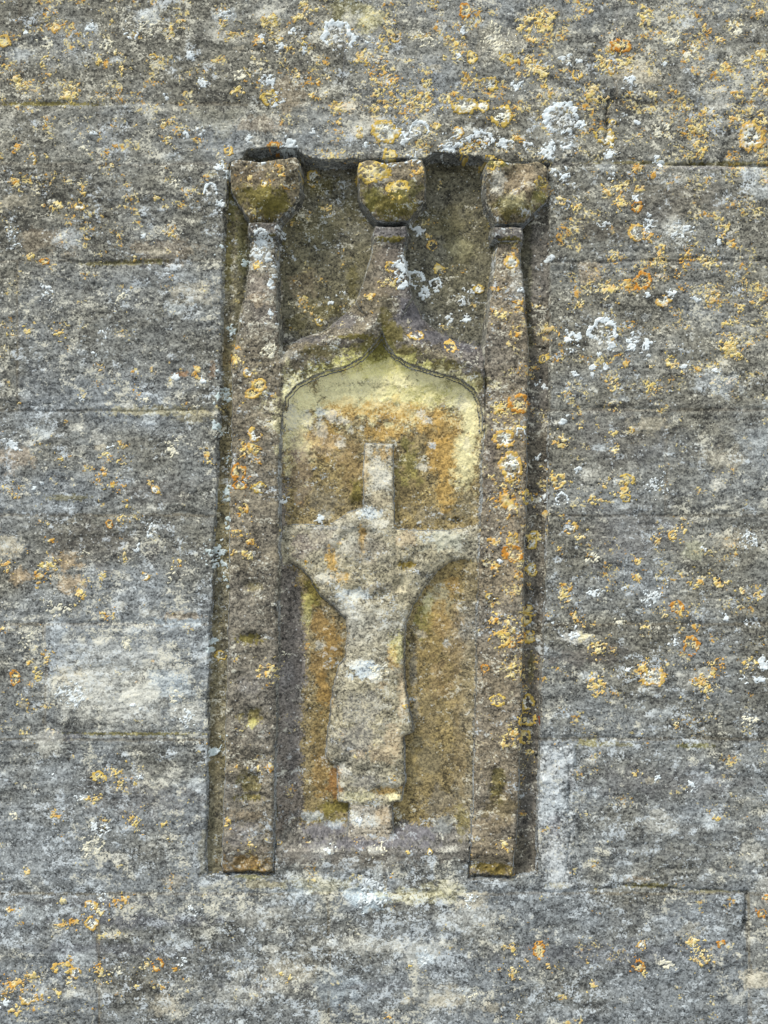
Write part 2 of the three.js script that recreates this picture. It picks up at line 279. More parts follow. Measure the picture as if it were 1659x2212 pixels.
// how much pale crust the stone carries, coarse map of the photograph (rows of 8 cells, 0..9)
const CRUST = ['44555545', '34454444', '45322334', '54433333', '44433344', '43334323', '46443333', '67443433', '34333454', '55666434', '56777555', '45666545'];
const GOLD = ['67667899', '78568889', '53447898', '33323688', '21112376', '11111342', '22111354', '31111444', '21111554', '22111223', '11111222', '43211221'];
const mapAt = (m, x, y) => {
  const u = cl(x / FW * 8 - 0.5, 0, 6.999), v = cl(y / FH * 12 - 0.5, 0, 10.999), i = u | 0, j = v | 0, g = (a, b) => +m[b][a];
  return mix(mix(g(i, j), g(i + 1, j), u - i), mix(g(i, j + 1), g(i + 1, j + 1), u - i), v - j) / 9;
};
// noise roughens the colour boundary between neighbouring faces, the painted jamb shade too
const soft = new Set(['jambL', 'jambR', 'back', 'sill', 'spanL', 'spanR', 'margL', 'margR', 'hood', 'pilL', 'pilR'].map(n => ID[n])), inNiche = new Set(['jambL', 'jambR', 'back', 'sill'].map(n => ID[n]));
function zoneAt(x, y, k) {
  const p = txPart[k]; if (!soft.has(p)) return p;
  const big = inNiche.has(p) ? 17 : 5, ox = (fbm(x / 9, y / 9, 201, 3) - 0.5) * big + (vn(x / 1.2, y / 1.2, 203) - 0.5) * big * 0.6, oy = (fbm(x / 9 + 50, y / 9, 205, 3) - 0.5) * big + (vn(x / 1.2, y / 1.2 + 60, 207) - 0.5) * big * 0.6;
  const i = Math.round((x + ox + M0) * Q - 0.5), j = Math.round((y + oy + M0) * Q - 0.5); if (i < 0 || j < 0 || i >= TW || j >= TH) return p;
  const q = txPart[j * TW + i]; return soft.has(q) && inNiche.has(q) === inNiche.has(p) ? q : p;
}
for (let j = 0; j < TH; j++) for (let i = 0; i < TW; i++) {
  const x = (i + 0.5) / Q - M0, y = (j + 0.5) / Q - M0, k = j * TW + i, p0 = zoneAt(x, y, k), p = p0 === ID.sill && y + (fbm(x / 8, y / 8, 211, 3) - 0.5) * 26 > 1858 * K ? ID.wall : p0, T = toneOf[p];
  const onWall = p === ID.wall || p === ID.mortar || p === ID.sill;
  const big = fbm(x / 70, y / 45, 31, 4), mid = fbm(x / 16, y / 12, 35, 3), g1 = vn(x / 1.5, y / 1.35, 41), g2 = vn(x / 0.75 + 9, y / 0.75, 42), g3 = vn(x / 3.1, y / 2.4, 43);
  const streak = onWall ? fbm(x / 30, y / 3.4 + big * 3, 51, 3) : fbm(x / 14, y / 12, 52, 3);
  // blue-grey film grows denser on the lower courses
  let t = cl((big - 0.5) * 2.0 + 0.36 + (p === ID.wall ? (y / FH - 0.45) * 0.9 + (x < 250 ? 0.12 : 0) : 0));
  const grain = (g1 - 0.5) * 0.62 + (g2 - 0.5) * 0.62 + (g3 - 0.5) * 0.42;
  const bt = hash(txBlk[k], 3, 221) - 0.5; if (onWall) t = cl(t + (hash(txBlk[k], 4, 222) - 0.5) * 0.5);
  let f = 1 + (onWall ? bt * 0.24 + (big - 0.5) * 0.7 : 0) + grain * 1.8 + (streak - 0.5) * (onWall ? 0.75 : 0.6) + (mid - 0.5) * 0.85 + (vn(x / 6.5, y / 5, 37) - 0.5) * 0.3;
  f = Math.max(0.24, f) * 0.95;
  let r = mix(T[0][0], T[1][0], t) * f, g = mix(T[0][1], T[1][1], t) * f, b = mix(T[0][2], T[1][2], t) * f;
  let hgt = 0.5 + grain * 0.42 + (streak - 0.5) * 0.3;
  // dark grains: black lichen specks and pit shadow put into the colour
  const dk = vn(x / 2.0 + 77, y / 1.7, 61) * 0.6 + g2 * 0.4;
  if (dk < 0.30) { const a = ss(0.30, 0.18, dk) * 0.62; r *= 1 - a; g *= 1 - a; b *= 1 - a; hgt -= a * 0.35; }
  // pale crust: speckled patches
  const cd = p === ID.sill ? 0.22 : onWall || p === ID.patch ? mapAt(CRUST, x, y) : p === ID.back ? 0.2 : p === ID.cross || p === ID.foot || p === ID.crossTop ? 0.42 : p === ID.spanL || p === ID.spanR ? 0.18 : 0.34;
  const cm = fbm(x / 9 + 5, y / 6.5, 71, 4) * 0.85 + fbm(x / 55, y / 30, 73, 2) * 0.25;
  const cv = ss(0.52 - cd * 0.36, 1.06 - cd * 0.30, cm), sp = vn(x / 1.25 + 3, y / 1.1, 75) * 0.42 + vn(x / 0.7, y / 0.7 + 4, 76) * 0.33 + vn(x / 3 + 4, y / 2.3, 78) * 0.25;
  let a = ss(0.80 - cv * 0.46, 1.0 - cv * 0.42, sp + 0.05) * 0.92;
  const warm = fbm(x / 30 + 8, y / 30, 77, 2) + (p === ID.wall ? (0.5 - y / FH) * 0.18 : 0.06);
  const w = ss(0.42, 0.58, warm);
  r = mix(r, mix(0.50, 0.56, w), a); g = mix(g, mix(0.53, 0.53, w), a); b = mix(b, mix(0.53, 0.42, w), a); hgt += a * 0.16;
  // single white flecks
  const fi = Math.floor(x / 4.2), fj = Math.floor(y / 4.2);
  if (hash(fi, fj, 81) < 0.02 + cd * 0.34 * fbm(x / 24, y / 24, 85, 2)) {
    const ux = (fi + 0.2 + 0.6 * hash(fi, fj, 82)) * 4.2 - x, uy = (fj + 0.2 + 0.6 * hash(fi, fj, 83)) * 4.2 - y, rr = 0.35 + 0.75 * hash(fi, fj, 84) ** 2;
    const q = Math.hypot(ux, uy) + (g2 - 0.5) * 0.5; if (q < rr) { const e = ss(rr, rr * 0.5, q) * 0.85; r = mix(r, 0.62, e); g = mix(g, 0.63, e); b = mix(b, 0.60, e); hgt += e * 0.2; }
  }
  // golden granules in drifts
  const gd = onWall ? mapAt(GOLD, x, y) : p === ID.pilR || p === ID.margR ? 0.55 : p === ID.pilL ? 0.3 : p >= ID.cap0 && p <= ID.cap2 ? 0.4 : p === ID.spanL || p === ID.spanR ? 0.3 : 0.04;
  const gm = fbm(x / 17 + 60, y / 12 + 3, 91, 4);
  const gv = ss(0.70 - gd * 0.23, 0.90 - gd * 0.2, gm);
  if (gv > 0.02) {
    const gn = vn(x / 1.15 + 20, y / 1.05, 93) * 0.6 + vn(x / 2.3, y / 2.1 + 7, 94) * 0.4, e = ss(0.74 - gv * 0.24, 0.82 - gv * 0.22, gn) * 0.9;
    if (e > 0) {
      const o = vn(x / 3.4, y / 3.0, 95) * 0.65 + vn(x / 12, y / 12, 96) * 0.5, oo = ss(0.60, 0.82, o), c2 = ss(0.5, 0.3, o);
      r = mix(r, mix(0.62, 0.56, oo), e); g = mix(g, mix(mix(0.50, 0.56, c2), 0.29, oo), e); b = mix(b, mix(mix(0.20, 0.38, c2), 0.04, oo), e); hgt += e * 0.3;
    }
  }
  col[k * 3] = r; col[k * 3 + 1] = g; col[k * 3 + 2] = b; rel[k] = hgt;
}
console.log('stone');
// stains and growths, some painted shade and sky tint, copied from the photograph: x, y, rx, ry (V), colour, cover, lacy edge 0..1
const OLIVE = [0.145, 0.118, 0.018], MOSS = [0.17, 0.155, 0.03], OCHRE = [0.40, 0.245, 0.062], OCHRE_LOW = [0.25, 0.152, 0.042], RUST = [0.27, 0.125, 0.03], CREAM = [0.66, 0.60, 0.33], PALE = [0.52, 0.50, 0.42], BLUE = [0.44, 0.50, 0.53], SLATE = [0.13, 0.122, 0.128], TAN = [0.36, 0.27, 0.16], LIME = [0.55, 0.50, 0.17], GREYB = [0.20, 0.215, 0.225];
const stainsAndShade = [
  // capitals and rings
  [572, 440, 62, 34, OLIVE, .85], [600, 455, 40, 24, OLIVE, .7], [530, 425, 26, 26, OLIVE, .6], [846, 445, 62, 34, OLIVE, .85], [800, 430, 28, 30, MOSS, .6], [880, 420, 34, 22, MOSS, .55], [1100, 455, 50, 26, OLIVE, .7], [1160, 425, 26, 28, MOSS, .7], [1075, 360, 34, 12, MOSS, .7], [845, 518, 40, 7, OLIVE, .9], [1098, 520, 32, 7, OLIVE, .9], [590, 512, 22, 6, OLIVE, .8],
  [1120, 400, 40, 40, TAN, .45], [820, 390, 20, 24, PALE, .4], [690, 385, 40, 26, OLIVE, .5], [1075, 400, 20, 30, PALE, .5], [1110, 440, 40, 22, CREAM, .35], [550, 385, 44, 26, TAN, .3],
  
  // spandrels
  [690, 470, 50, 60, [.16, .138, .055], .4], [760, 440, 24, 30, [.16, .138, .055], .45], [960, 470, 50, 50, [.16, .138, .055], .4], [1000, 540, 36, 40, [.16, .138, .055], .4], [655, 600, 40, 30, TAN, .3], [1000, 525, 34, 24, CREAM, .25], [760, 600, 16, 40, OLIVE, .45], [640, 690, 30, 20, OLIVE, .4], [700, 660, 50, 24, OLIVE, .35],
  // hood: dark slate tone on the upper slope, heavier on the right, algae under the lip
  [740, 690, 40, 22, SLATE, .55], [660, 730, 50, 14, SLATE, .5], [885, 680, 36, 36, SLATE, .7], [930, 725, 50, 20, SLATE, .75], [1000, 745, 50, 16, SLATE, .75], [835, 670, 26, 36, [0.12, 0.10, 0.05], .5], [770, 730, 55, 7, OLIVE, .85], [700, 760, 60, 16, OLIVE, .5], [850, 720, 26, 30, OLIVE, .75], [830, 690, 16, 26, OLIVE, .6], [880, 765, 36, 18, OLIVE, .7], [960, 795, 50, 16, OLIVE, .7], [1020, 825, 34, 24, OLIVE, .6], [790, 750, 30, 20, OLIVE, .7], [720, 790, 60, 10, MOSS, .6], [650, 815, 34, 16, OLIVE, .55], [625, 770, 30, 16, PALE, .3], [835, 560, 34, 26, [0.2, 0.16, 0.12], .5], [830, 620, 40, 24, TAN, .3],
  // head of the niche: lime-coloured film, ochre below it
  [825, 845, 225, 70, CREAM, .66], [638, 930, 44, 90, CREAM, .6], [1012, 950, 36, 100, CREAM, .6], [825, 790, 120, 30, LIME, .8], [720, 815, 80, 20, CREAM, .85], [930, 815, 80, 20, CREAM, .8], [650, 850, 36, 34, CREAM, .85], [1000, 855, 34, 36, CREAM, .8], [820, 800, 60, 30, CREAM, .75], [825, 770, 40, 34, MOSS, .7], [826, 735, 12, 24, MOSS, .7], [760, 850, 120, 24, CREAM, .6], [900, 850, 100, 26, LIME, .5], [1020, 900, 16, 60, CREAM, .6], [628, 900, 16, 40, PALE, .6], [690, 800, 40, 8, MOSS, .6], [980, 826, 40, 8, MOSS, .6], [1020, 850, 10, 24, MOSS, .6],
  [740, 880, 60, 26, OCHRE, .6], [830, 880, 60, 30, OCHRE, .75], [910, 900, 60, 36, OCHRE, .7], [960, 990, 34, 60, OCHRE, .7], [960, 930, 40, 40, OCHRE, .5], [700, 950, 40, 40, OCHRE, .6], [690, 960, 60, 36, TAN, .5], [830, 930, 60, 20, OCHRE, .65], [755, 1000, 30, 60, [0.2, 0.13, 0.05], .5], [960, 1070, 30, 40, OCHRE, .6], [890, 1000, 30, 60, MOSS, .55], [885, 1070, 30, 50, [0.16, 0.12, 0.05], .5], [770, 1060, 16, 34, OLIVE, .7], [650, 1030, 30, 70, [0.20, 0.15, 0.10], .6], [1000, 1000, 26, 60, CREAM, .45], [1010, 1090, 18, 40, [.2, .17, .1], .6], [640, 960, 20, 40, [0.2, 0.15, 0.12], .5], [700, 1080, 60, 30, [0.20, 0.17, 0.11], .6], [930, 1110, 60, 24, [0.19, 0.16, 0.10], .6],
  [715, 895, 20, 18, PALE, .6], [740, 905, 22, 10, PALE, .55], [755, 925, 10, 10, PALE, .5], [735, 955, 14, 14, PALE, .5], [910, 890, 12, 12, PALE, .7], [925, 905, 12, 10, PALE, .7], [690, 890, 12, 16, BLUE, .5], [915, 1005, 20, 12, PALE, .5], [1010, 960, 10, 20, PALE, .5], [690, 925, 20, 20, PALE, .4], [700, 1110, 22, 12, PALE, .4], [935, 960, 10, 8, BLUE, .6], [1000, 870, 20, 20, PALE, .5], [840, 915, 16, 10, CREAM, .5], [660, 900, 24, 24, PALE, .45],
  // cross
  [820, 1020, 30, 50, PALE, .55], [830, 980, 26, 16, OCHRE, .5], [820, 1080, 30, 20, [0.24, 0.2, 0.13], .5], [790, 1010, 9, 50, OCHRE, .3], [800, 1110, 30, 14, BLUE, .55], [820, 1130, 26, 12, PALE, .55], [690, 1165, 50, 26, [0.2, 0.17, 0.14], .5], [650, 1180, 26, 30, [0.14, 0.11, 0.1], .5], [740, 1180, 30, 30, PALE, .3], [715, 1215, 14, 36, OCHRE, .8], [735, 1245, 18, 16, OCHRE, .75], [782, 1165, 9, 34, OCHRE, .7], [880, 1222, 22, 12, [0.22, 0.15, 0.02], .9], [790, 1190, 40, 40, [0.22, 0.19, 0.14], .5], [960, 1170, 50, 24, [0.34, 0.34, 0.26], .6], [880, 1165, 30, 20, TAN, .45], [770, 1285, 50, 14, BLUE, .5], [760, 1310, 40, 30, PALE, .4], [820, 1270, 50, 12, [.22, .19, .14], .5], [700, 1250, 30, 12, PALE, .5], [700, 1140, 60, 5, GREYB, .7], [940, 1150, 60, 5, GREYB, .5],  // grey lines and blue on the arm ledges paint shadow and sky tint
  [790, 1450, 40, 20, BLUE, .7], [770, 1435, 20, 14, PALE, .8], [810, 1465, 24, 16, PALE, .75], [825, 1480, 16, 14, TAN, .6], [860, 1400, 22, 36, LIME, .4], [850, 1420, 14, 30, OCHRE, .5], [868, 1500, 12, 60, TAN, .5], [780, 1540, 60, 50, [0.2, 0.19, 0.165], .5], [780, 1600, 60, 40, [0.2, 0.185, 0.16], .5], [850, 1600, 30, 40, TAN, .5], [820, 1630, 50, 24, TAN, .45], [740, 1665, 20, 16, PALE, .6], [790, 1690, 40, 16, [0.2, 0.19, 0.17], .5], [840, 1712, 34, 10, OCHRE, .7], [850, 1725, 20, 10, CREAM, .5], [770, 1725, 40, 12, CREAM, .4], [840, 1700, 24, 10, PALE, .4], [765, 1770, 14, 20, PALE, .8], [800, 1775, 40, 16, PALE, .5], [830, 1765, 20, 20, TAN, .6],
  // lower field
  [670, 1290, 20, 40, OLIVE, .8], [660, 1320, 14, 40, LIME, .4], [690, 1350, 24, 40, OCHRE_LOW, .75], [715, 1390, 24, 50, OCHRE_LOW, .85], [690, 1440, 30, 40, OCHRE_LOW, .6], [695, 1500, 22, 50, OCHRE_LOW, .8], [680, 1600, 20, 50, [0.2, 0.14, 0.05], .7], [690, 1680, 26, 50, OCHRE_LOW, .6], [720, 1700, 16, 40, RUST, .7], [720, 1755, 40, 18, OLIVE, .8], [700, 1780, 50, 14, OLIVE, .5], [950, 1290, 30, 36, [0.30, 0.27, 0.17], .7], [980, 1270, 20, 30, OCHRE_LOW, .6], [920, 1340, 24, 50, MOSS, .6], [950, 1350, 30, 50, OCHRE_LOW, .5], [925, 1310, 14, 30, CREAM, .45], [930, 1400, 30, 60, [0.24, 0.17, 0.06], .7], [950, 1470, 30, 50, [0.22, 0.155, 0.07], .7], [930, 1560, 30, 60, [0.20, 0.155, 0.075], .7], [990, 1520, 20, 60, [0.22, 0.165, 0.08], .6], [920, 1650, 40, 60, [0.18, 0.15, 0.085], .7], [950, 1740, 40, 40, [0.19, 0.165, 0.12], .6], [893, 1450, 9, 60, GREYB, .6], [900, 1540, 8, 40, GREYB, .6], [968, 1395, 14, 12, BLUE, .4], [910, 1375, 16, 14, PALE, .3], [690, 1400, 12, 12, PALE, .5], [995, 1650, 20, 100, [0.2, 0.15, 0.07], .6], [1000, 1780, 16, 40, OLIVE, .5], [985, 1400, 24, 90, [0.25, 0.18, 0.09], .5],  // grey strips right of the cross shaft paint its shaded side
  [640, 1400, 20, 120, [0.16, 0.135, 0.115], .4], [630, 1600, 20, 120, [0.155, 0.14, 0.125], .5],  // long strips put the left jamb's shade into the colour
  // sill
  [700, 1800, 60, 16, SLATE, .7], [900, 1805, 60, 20, SLATE, .8], [800, 1825, 140, 14, SLATE, .75], [960, 1790, 30, 20, [0.24, 0.25, 0.23], .6], [670, 1775, 30, 14, BLUE, .45], [640, 1770, 20, 14, GREYB, .5], [720, 1790, 24, 10, BLUE, .4], [800, 1862, 150, 22, [0.19, 0.168, 0.13], .5], [640, 1850, 40, 24, [.19, .165, .135], .4], [705, 1838, 22, 10, PALE, .7], [810, 1838, 20, 8, PALE, .6], [975, 1836, 24, 8, PALE, .5],
  // pilasters
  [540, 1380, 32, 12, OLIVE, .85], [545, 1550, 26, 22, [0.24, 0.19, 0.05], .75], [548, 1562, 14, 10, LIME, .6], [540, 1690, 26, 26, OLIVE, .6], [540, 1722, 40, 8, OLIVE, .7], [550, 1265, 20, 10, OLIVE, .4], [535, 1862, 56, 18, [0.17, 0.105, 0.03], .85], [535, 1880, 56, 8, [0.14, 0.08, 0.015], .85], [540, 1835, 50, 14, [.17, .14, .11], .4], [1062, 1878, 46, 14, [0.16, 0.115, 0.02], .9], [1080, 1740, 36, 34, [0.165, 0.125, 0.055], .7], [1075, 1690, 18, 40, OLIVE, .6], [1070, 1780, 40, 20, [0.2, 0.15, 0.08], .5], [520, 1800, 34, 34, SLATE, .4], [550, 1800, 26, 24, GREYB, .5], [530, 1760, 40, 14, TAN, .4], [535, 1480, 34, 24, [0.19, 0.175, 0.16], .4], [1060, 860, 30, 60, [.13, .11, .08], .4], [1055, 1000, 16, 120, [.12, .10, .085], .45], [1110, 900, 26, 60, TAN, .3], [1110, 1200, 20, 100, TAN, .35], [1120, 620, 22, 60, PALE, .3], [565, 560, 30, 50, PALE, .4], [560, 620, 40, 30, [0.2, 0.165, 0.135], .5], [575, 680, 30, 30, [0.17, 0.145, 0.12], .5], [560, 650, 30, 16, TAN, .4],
  [520, 520, 14, 80, MOSS, .4], [512, 640, 12, 80, [0.17, 0.14, 0.06], .5], [497, 430, 10, 60, MOSS, .5], [490, 560, 10, 90, OLIVE, .55], [492, 720, 12, 60, [.2, .17, .11], .4],
  [465, 1400, 14, 120, [0.19, 0.16, 0.08], .5], [462, 1640, 14, 120, [0.17, 0.14, 0.075], .5], [460, 1820, 16, 70, [0.19, 0.17, 0.10], .5], [440, 1850, 16, 60, [0.24, 0.22, 0.15], .5], [1150, 1500, 12, 120, [.11, .095, .07], .5], [1145, 1750, 14, 120, [.11, .10, .085], .5], [1150, 1440, 8, 40, OLIVE, .5],  // dark strips on the right edge paint the shade of the reveal
  // wall: bands of algae under the beds, pale blocks, buff scars
  [80, 224, 150, 5, OLIVE, .8], [260, 568, 100, 6, OLIVE, .6], [330, 562, 40, 5, MOSS, .6], [280, 1585, 160, 4, [0.26, 0.22, 0.07], .8], [1270, 1605, 30, 10, [0.24, 0.21, 0.08], .7], [1330, 1608, 60, 6, OLIVE, .5], [1500, 1612, 50, 6, MOSS, .6], [1400, 1914, 60, 6, OLIVE, .7], [1540, 1926, 70, 4, [0.26, 0.23, 0.12], .7], [1380, 1900, 30, 8, TAN, .4], [1400, 352, 150, 4, OLIVE, .6], [1580, 352, 90, 5, OLIVE, .6], [1500, 362, 130, 5, SLATE, .5], [330, 888, 130, 12, [0.32, 0.28, 0.15], .6], [420, 900, 50, 16, [0.30, 0.26, 0.15], .5], [150, 1075, 60, 8, OLIVE, .5], [395, 1345, 60, 12, BLUE, .4], [390, 1330, 50, 10, TAN, .4],
  [260, 1450, 170, 95, PALE, .34], [170, 1490, 70, 50, PALE, .42], [260, 1540, 140, 34, PALE, .32], [310, 1500, 50, 34, PALE, .55], [400, 1540, 50, 30, PALE, .5], [370, 1480, 60, 40, BLUE, .35], [250, 1400, 120, 40, GREYB, .5], [120, 1590, 50, 14, [.11, .11, .125], .6], [270, 1600, 130, 12, GREYB, .5],
  [300, 630, 130, 60, GREYB, .3], [120, 640, 60, 40, GREYB, .4], [380, 800, 80, 60, GREYB, .3], [100, 820, 90, 60, GREYB, .35], [200, 1180, 150, 60, [0.13, 0.115, 0.095], .4], [330, 1060, 100, 30, [0.12, 0.105, 0.085], .4], [1330, 950, 120, 80, [0.115, 0.105, 0.09], .4], [1480, 1000, 120, 90, GREYB, .35], [1350, 1150, 130, 70, [0.13, 0.12, 0.11], .4], [1270, 1420, 80, 24, [0.105, 0.09, 0.075], .6], [1330, 1400, 60, 16, [.1, .085, .065], .5], [1300, 500, 70, 24, [.1, .085, .06], .6], [1450, 430, 150, 50, [.14, .12, .09], .4], [1420, 1690, 180, 40, [.125, .12, .118], .4], [1500, 1800, 160, 90, GREYB, .35], [300, 1720, 140, 60, [.13, .118, .105], .4], [300, 1990, 200, 16, [0.11, 0.11, 0.118], .6], [250, 2050, 220, 14, [.12, .122, .13], .5], [200, 1950, 180, 10, [.11, .108, .108], .55], [700, 2130, 300, 10, [.12, .12, .125], .4], [1300, 2060, 250, 30, [.125, .128, .135], .5], [1400, 1980, 150, 30, GREYB, .4], [450, 2080, 160, 30, GREYB, .4],
  [800, 1945, 45, 24, [0.36, 0.42, 0.44], .75], [770, 1930, 30, 16, [0.36, 0.42, 0.44], .6], [650, 1925, 40, 30, [0.3, 0.34, 0.35], .45], [900, 1935, 90, 18, CREAM, .34], [700, 1912, 100, 18, CREAM, .22], [960, 1922, 60, 18, CREAM, .28], [560, 1910, 50, 12, [0.42, 0.36, 0.2], .5], [540, 1893, 40, 6, MOSS, .6], [800, 2040, 140, 20, PALE, .5], [560, 1980, 90, 24, PALE, .4], [900, 2060, 60, 30, PALE, .35], [720, 2130, 60, 40, BLUE, .3], [600, 2100, 80, 40, PALE, .4], [520, 2150, 90, 30, PALE, .35], [960, 2160, 70, 40, PALE, .35], [920, 2070, 24, 18, BLUE, .5], [1000, 1990, 90, 40, PALE, .3], [150, 2140, 120, 16, PALE, .3],
  [40, 1245, 26, 20, TAN, .75], [148, 1210, 36, 22, TAN, .75], [48, 1245, 26, 16, TAN, .6], [152, 1260, 30, 24, TAN, .7], [30, 985, 44, 34, [0.33, 0.26, 0.18], .55], [760, 30, 60, 40, [0.27, 0.24, 0.09], .5], [800, 40, 40, 24, CREAM, .3], [1275, 590, 30, 26, TAN, .35], [1070, 95, 60, 40, [.4, .36, .26], .4], [620, 200, 50, 40, TAN, .35], [560, 270, 60, 24, TAN, .3], [1500, 1195, 26, 30, [0.32, 0.31, 0.21], .7], [1248, 1377, 38, 16, [0.55, 0.53, 0.46], .75], [1258, 1376, 20, 12, [0.6, 0.53, 0.3], .6], [460, 800, 10, 20, RUST, .3], [395, 808, 24, 8, RUST, .6], [100, 520, 60, 40, TAN, .3], [360, 540, 80, 30, TAN, .3], [470, 260, 60, 40, [.3, .28, .2], .35],
  [1195, 1700, 26, 90, [.38, .40, .40], .4], [1200, 1860, 24, 50, [.42, .43, .42], .45], [1210, 1640, 22, 24, [.40, .43, .44], .4], [1196, 1780, 14, 30, SLATE, .5], [1190, 1660, 14, 20, [.2, .2, .19], .5], [1205, 1912, 26, 8, [.33, .3, .2], .6]
];
for (let n = 0, sd0 = 77; n < 230; n++) {
  const h1 = hash(n, 1, sd0), h2 = hash(n, 2, sd0), h3 = hash(n, 3, sd0), h4 = hash(n, 4, sd0), x = h1 * 1659, y = h2 * 2212;
  if (x > 430 && x < 1250 && y > 330 && y < 1930) continue;
  const r = 9 + h3 * h3 * 34; stainsAndShade.push([x, y, r * (1 + h4 * 0.5), r * 0.8, h4 < 0.45 ? PALE : h4 < 0.75 ? [0.46, 0.48, 0.46] : [0.44, 0.39, 0.28], 0.3 + 0.35 * hash(n, 5, sd0)]);
}
const TXI = x => (x + M0) * Q;
for (const s of stainsAndShade) {
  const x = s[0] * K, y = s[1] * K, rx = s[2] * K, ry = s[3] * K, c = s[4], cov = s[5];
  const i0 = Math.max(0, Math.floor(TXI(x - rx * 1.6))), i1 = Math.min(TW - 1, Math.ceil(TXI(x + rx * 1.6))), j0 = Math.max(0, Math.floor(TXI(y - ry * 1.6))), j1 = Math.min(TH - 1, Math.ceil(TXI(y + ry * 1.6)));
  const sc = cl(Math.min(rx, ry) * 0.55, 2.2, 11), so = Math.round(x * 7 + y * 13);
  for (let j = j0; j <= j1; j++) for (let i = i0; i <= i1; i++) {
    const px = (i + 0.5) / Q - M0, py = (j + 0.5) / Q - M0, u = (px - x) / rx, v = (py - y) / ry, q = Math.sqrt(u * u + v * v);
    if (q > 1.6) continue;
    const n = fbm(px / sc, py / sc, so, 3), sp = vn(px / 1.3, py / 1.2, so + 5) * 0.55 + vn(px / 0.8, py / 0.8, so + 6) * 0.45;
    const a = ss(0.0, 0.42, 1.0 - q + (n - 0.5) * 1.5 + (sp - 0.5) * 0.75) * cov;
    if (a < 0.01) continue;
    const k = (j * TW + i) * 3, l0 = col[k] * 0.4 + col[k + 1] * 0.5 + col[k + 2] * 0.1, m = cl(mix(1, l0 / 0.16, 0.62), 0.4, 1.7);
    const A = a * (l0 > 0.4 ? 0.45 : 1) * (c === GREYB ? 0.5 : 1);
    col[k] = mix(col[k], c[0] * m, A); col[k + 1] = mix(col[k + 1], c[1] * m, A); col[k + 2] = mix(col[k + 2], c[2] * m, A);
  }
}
// plain dark stone along the two margins, for the returns of the carving
console.log('stainsAndShade');
function finishTextures() {
  const cd = new Uint8Array(TW * TH * 4), bd = new Uint8Array(TW * TH * 4);
  const enc = v => { v = cl(v); return 255 * (v < 0.0031308 ? v * 12.92 : 1.055 * Math.pow(v, 1 / 2.4) - 0.055); };
  for (let j = 0; j < TH; j++) for (let i = 0; i < TW; i++) {
    const k = j * TW + i, o = ((TH - 1 - j) * TW + i) * 4;
    for (let c = 0; c < 3; c++) cd[o + c] = enc(col[k * 3 + c]);
    cd[o + 3] = 255; bd[o] = bd[o + 1] = bd[o + 2] = cl(rel[k]) * 255; bd[o + 3] = 255;
  }
  const mk = (d, srgb) => { const t = new THREE.DataTexture(d, TW, TH); t.magFilter = THREE.LinearFilter; t.minFilter = THREE.LinearFilter; if (srgb) t.colorSpace = THREE.SRGBColorSpace; t.needsUpdate = true; return t; };
  return [mk(cd, true), mk(bd, false)];
}
const [colourMap, reliefMap] = finishTextures();
const stone = new THREE.MeshStandardMaterial({ map: colourMap, bumpMap: reliefMap, bumpScale: 0.0013, roughness: 0.93, metalness: 0 });

// ------------------------------------------------------------------ meshes cut from the sampled surface
const wX = x => (x - FW / 2) * S, wY = y => (FH - y) * S;
const BACK = -34;
const fold = (v, lo, hi) => v < lo ? 2 * lo - v : v > hi ? 2 * hi - v : v;
function uvOf(x, y) { return [cl((fold(fold(x, -M0 + 1, FW + M0 - 1), -M0 + 1, FW + M0 - 1) + M0) / TWu), cl(1 - (fold(y, -M0 + 1, FH + M0 - 1) + M0) / THu)]; }
const nrm = (k, i, j) => {
  const a = Math.max(0, i - 1), b = Math.min(NX - 1, i + 1), c = Math.max(0, j - 1), d = Math.min(NY - 1, j + 1);
  const dx = (Hs[j * NX + b] - Hs[j * NX + a]) / (gx[b] - gx[a]), dy = (Hs[d * NX + i] - Hs[c * NX + i]) / (gy[d] - gy[c]), l = 1 / Math.hypot(dx, dy, 1);
  return [-dx * l, dy * l, l];
};
const keyOf = (i, j) => { const k = j * NX + i, p = part[k]; return p === ID.wall ? 100 + blk[k] : p; };
const cells = new Map();
for (let j = 0; j < NY - 1; j++) for (let i = 0; i < NX - 1; i++) { const q = keyOf(i, j); if (!cells.has(q)) cells.set(q, []); cells.get(q).push(j * NX + i); }
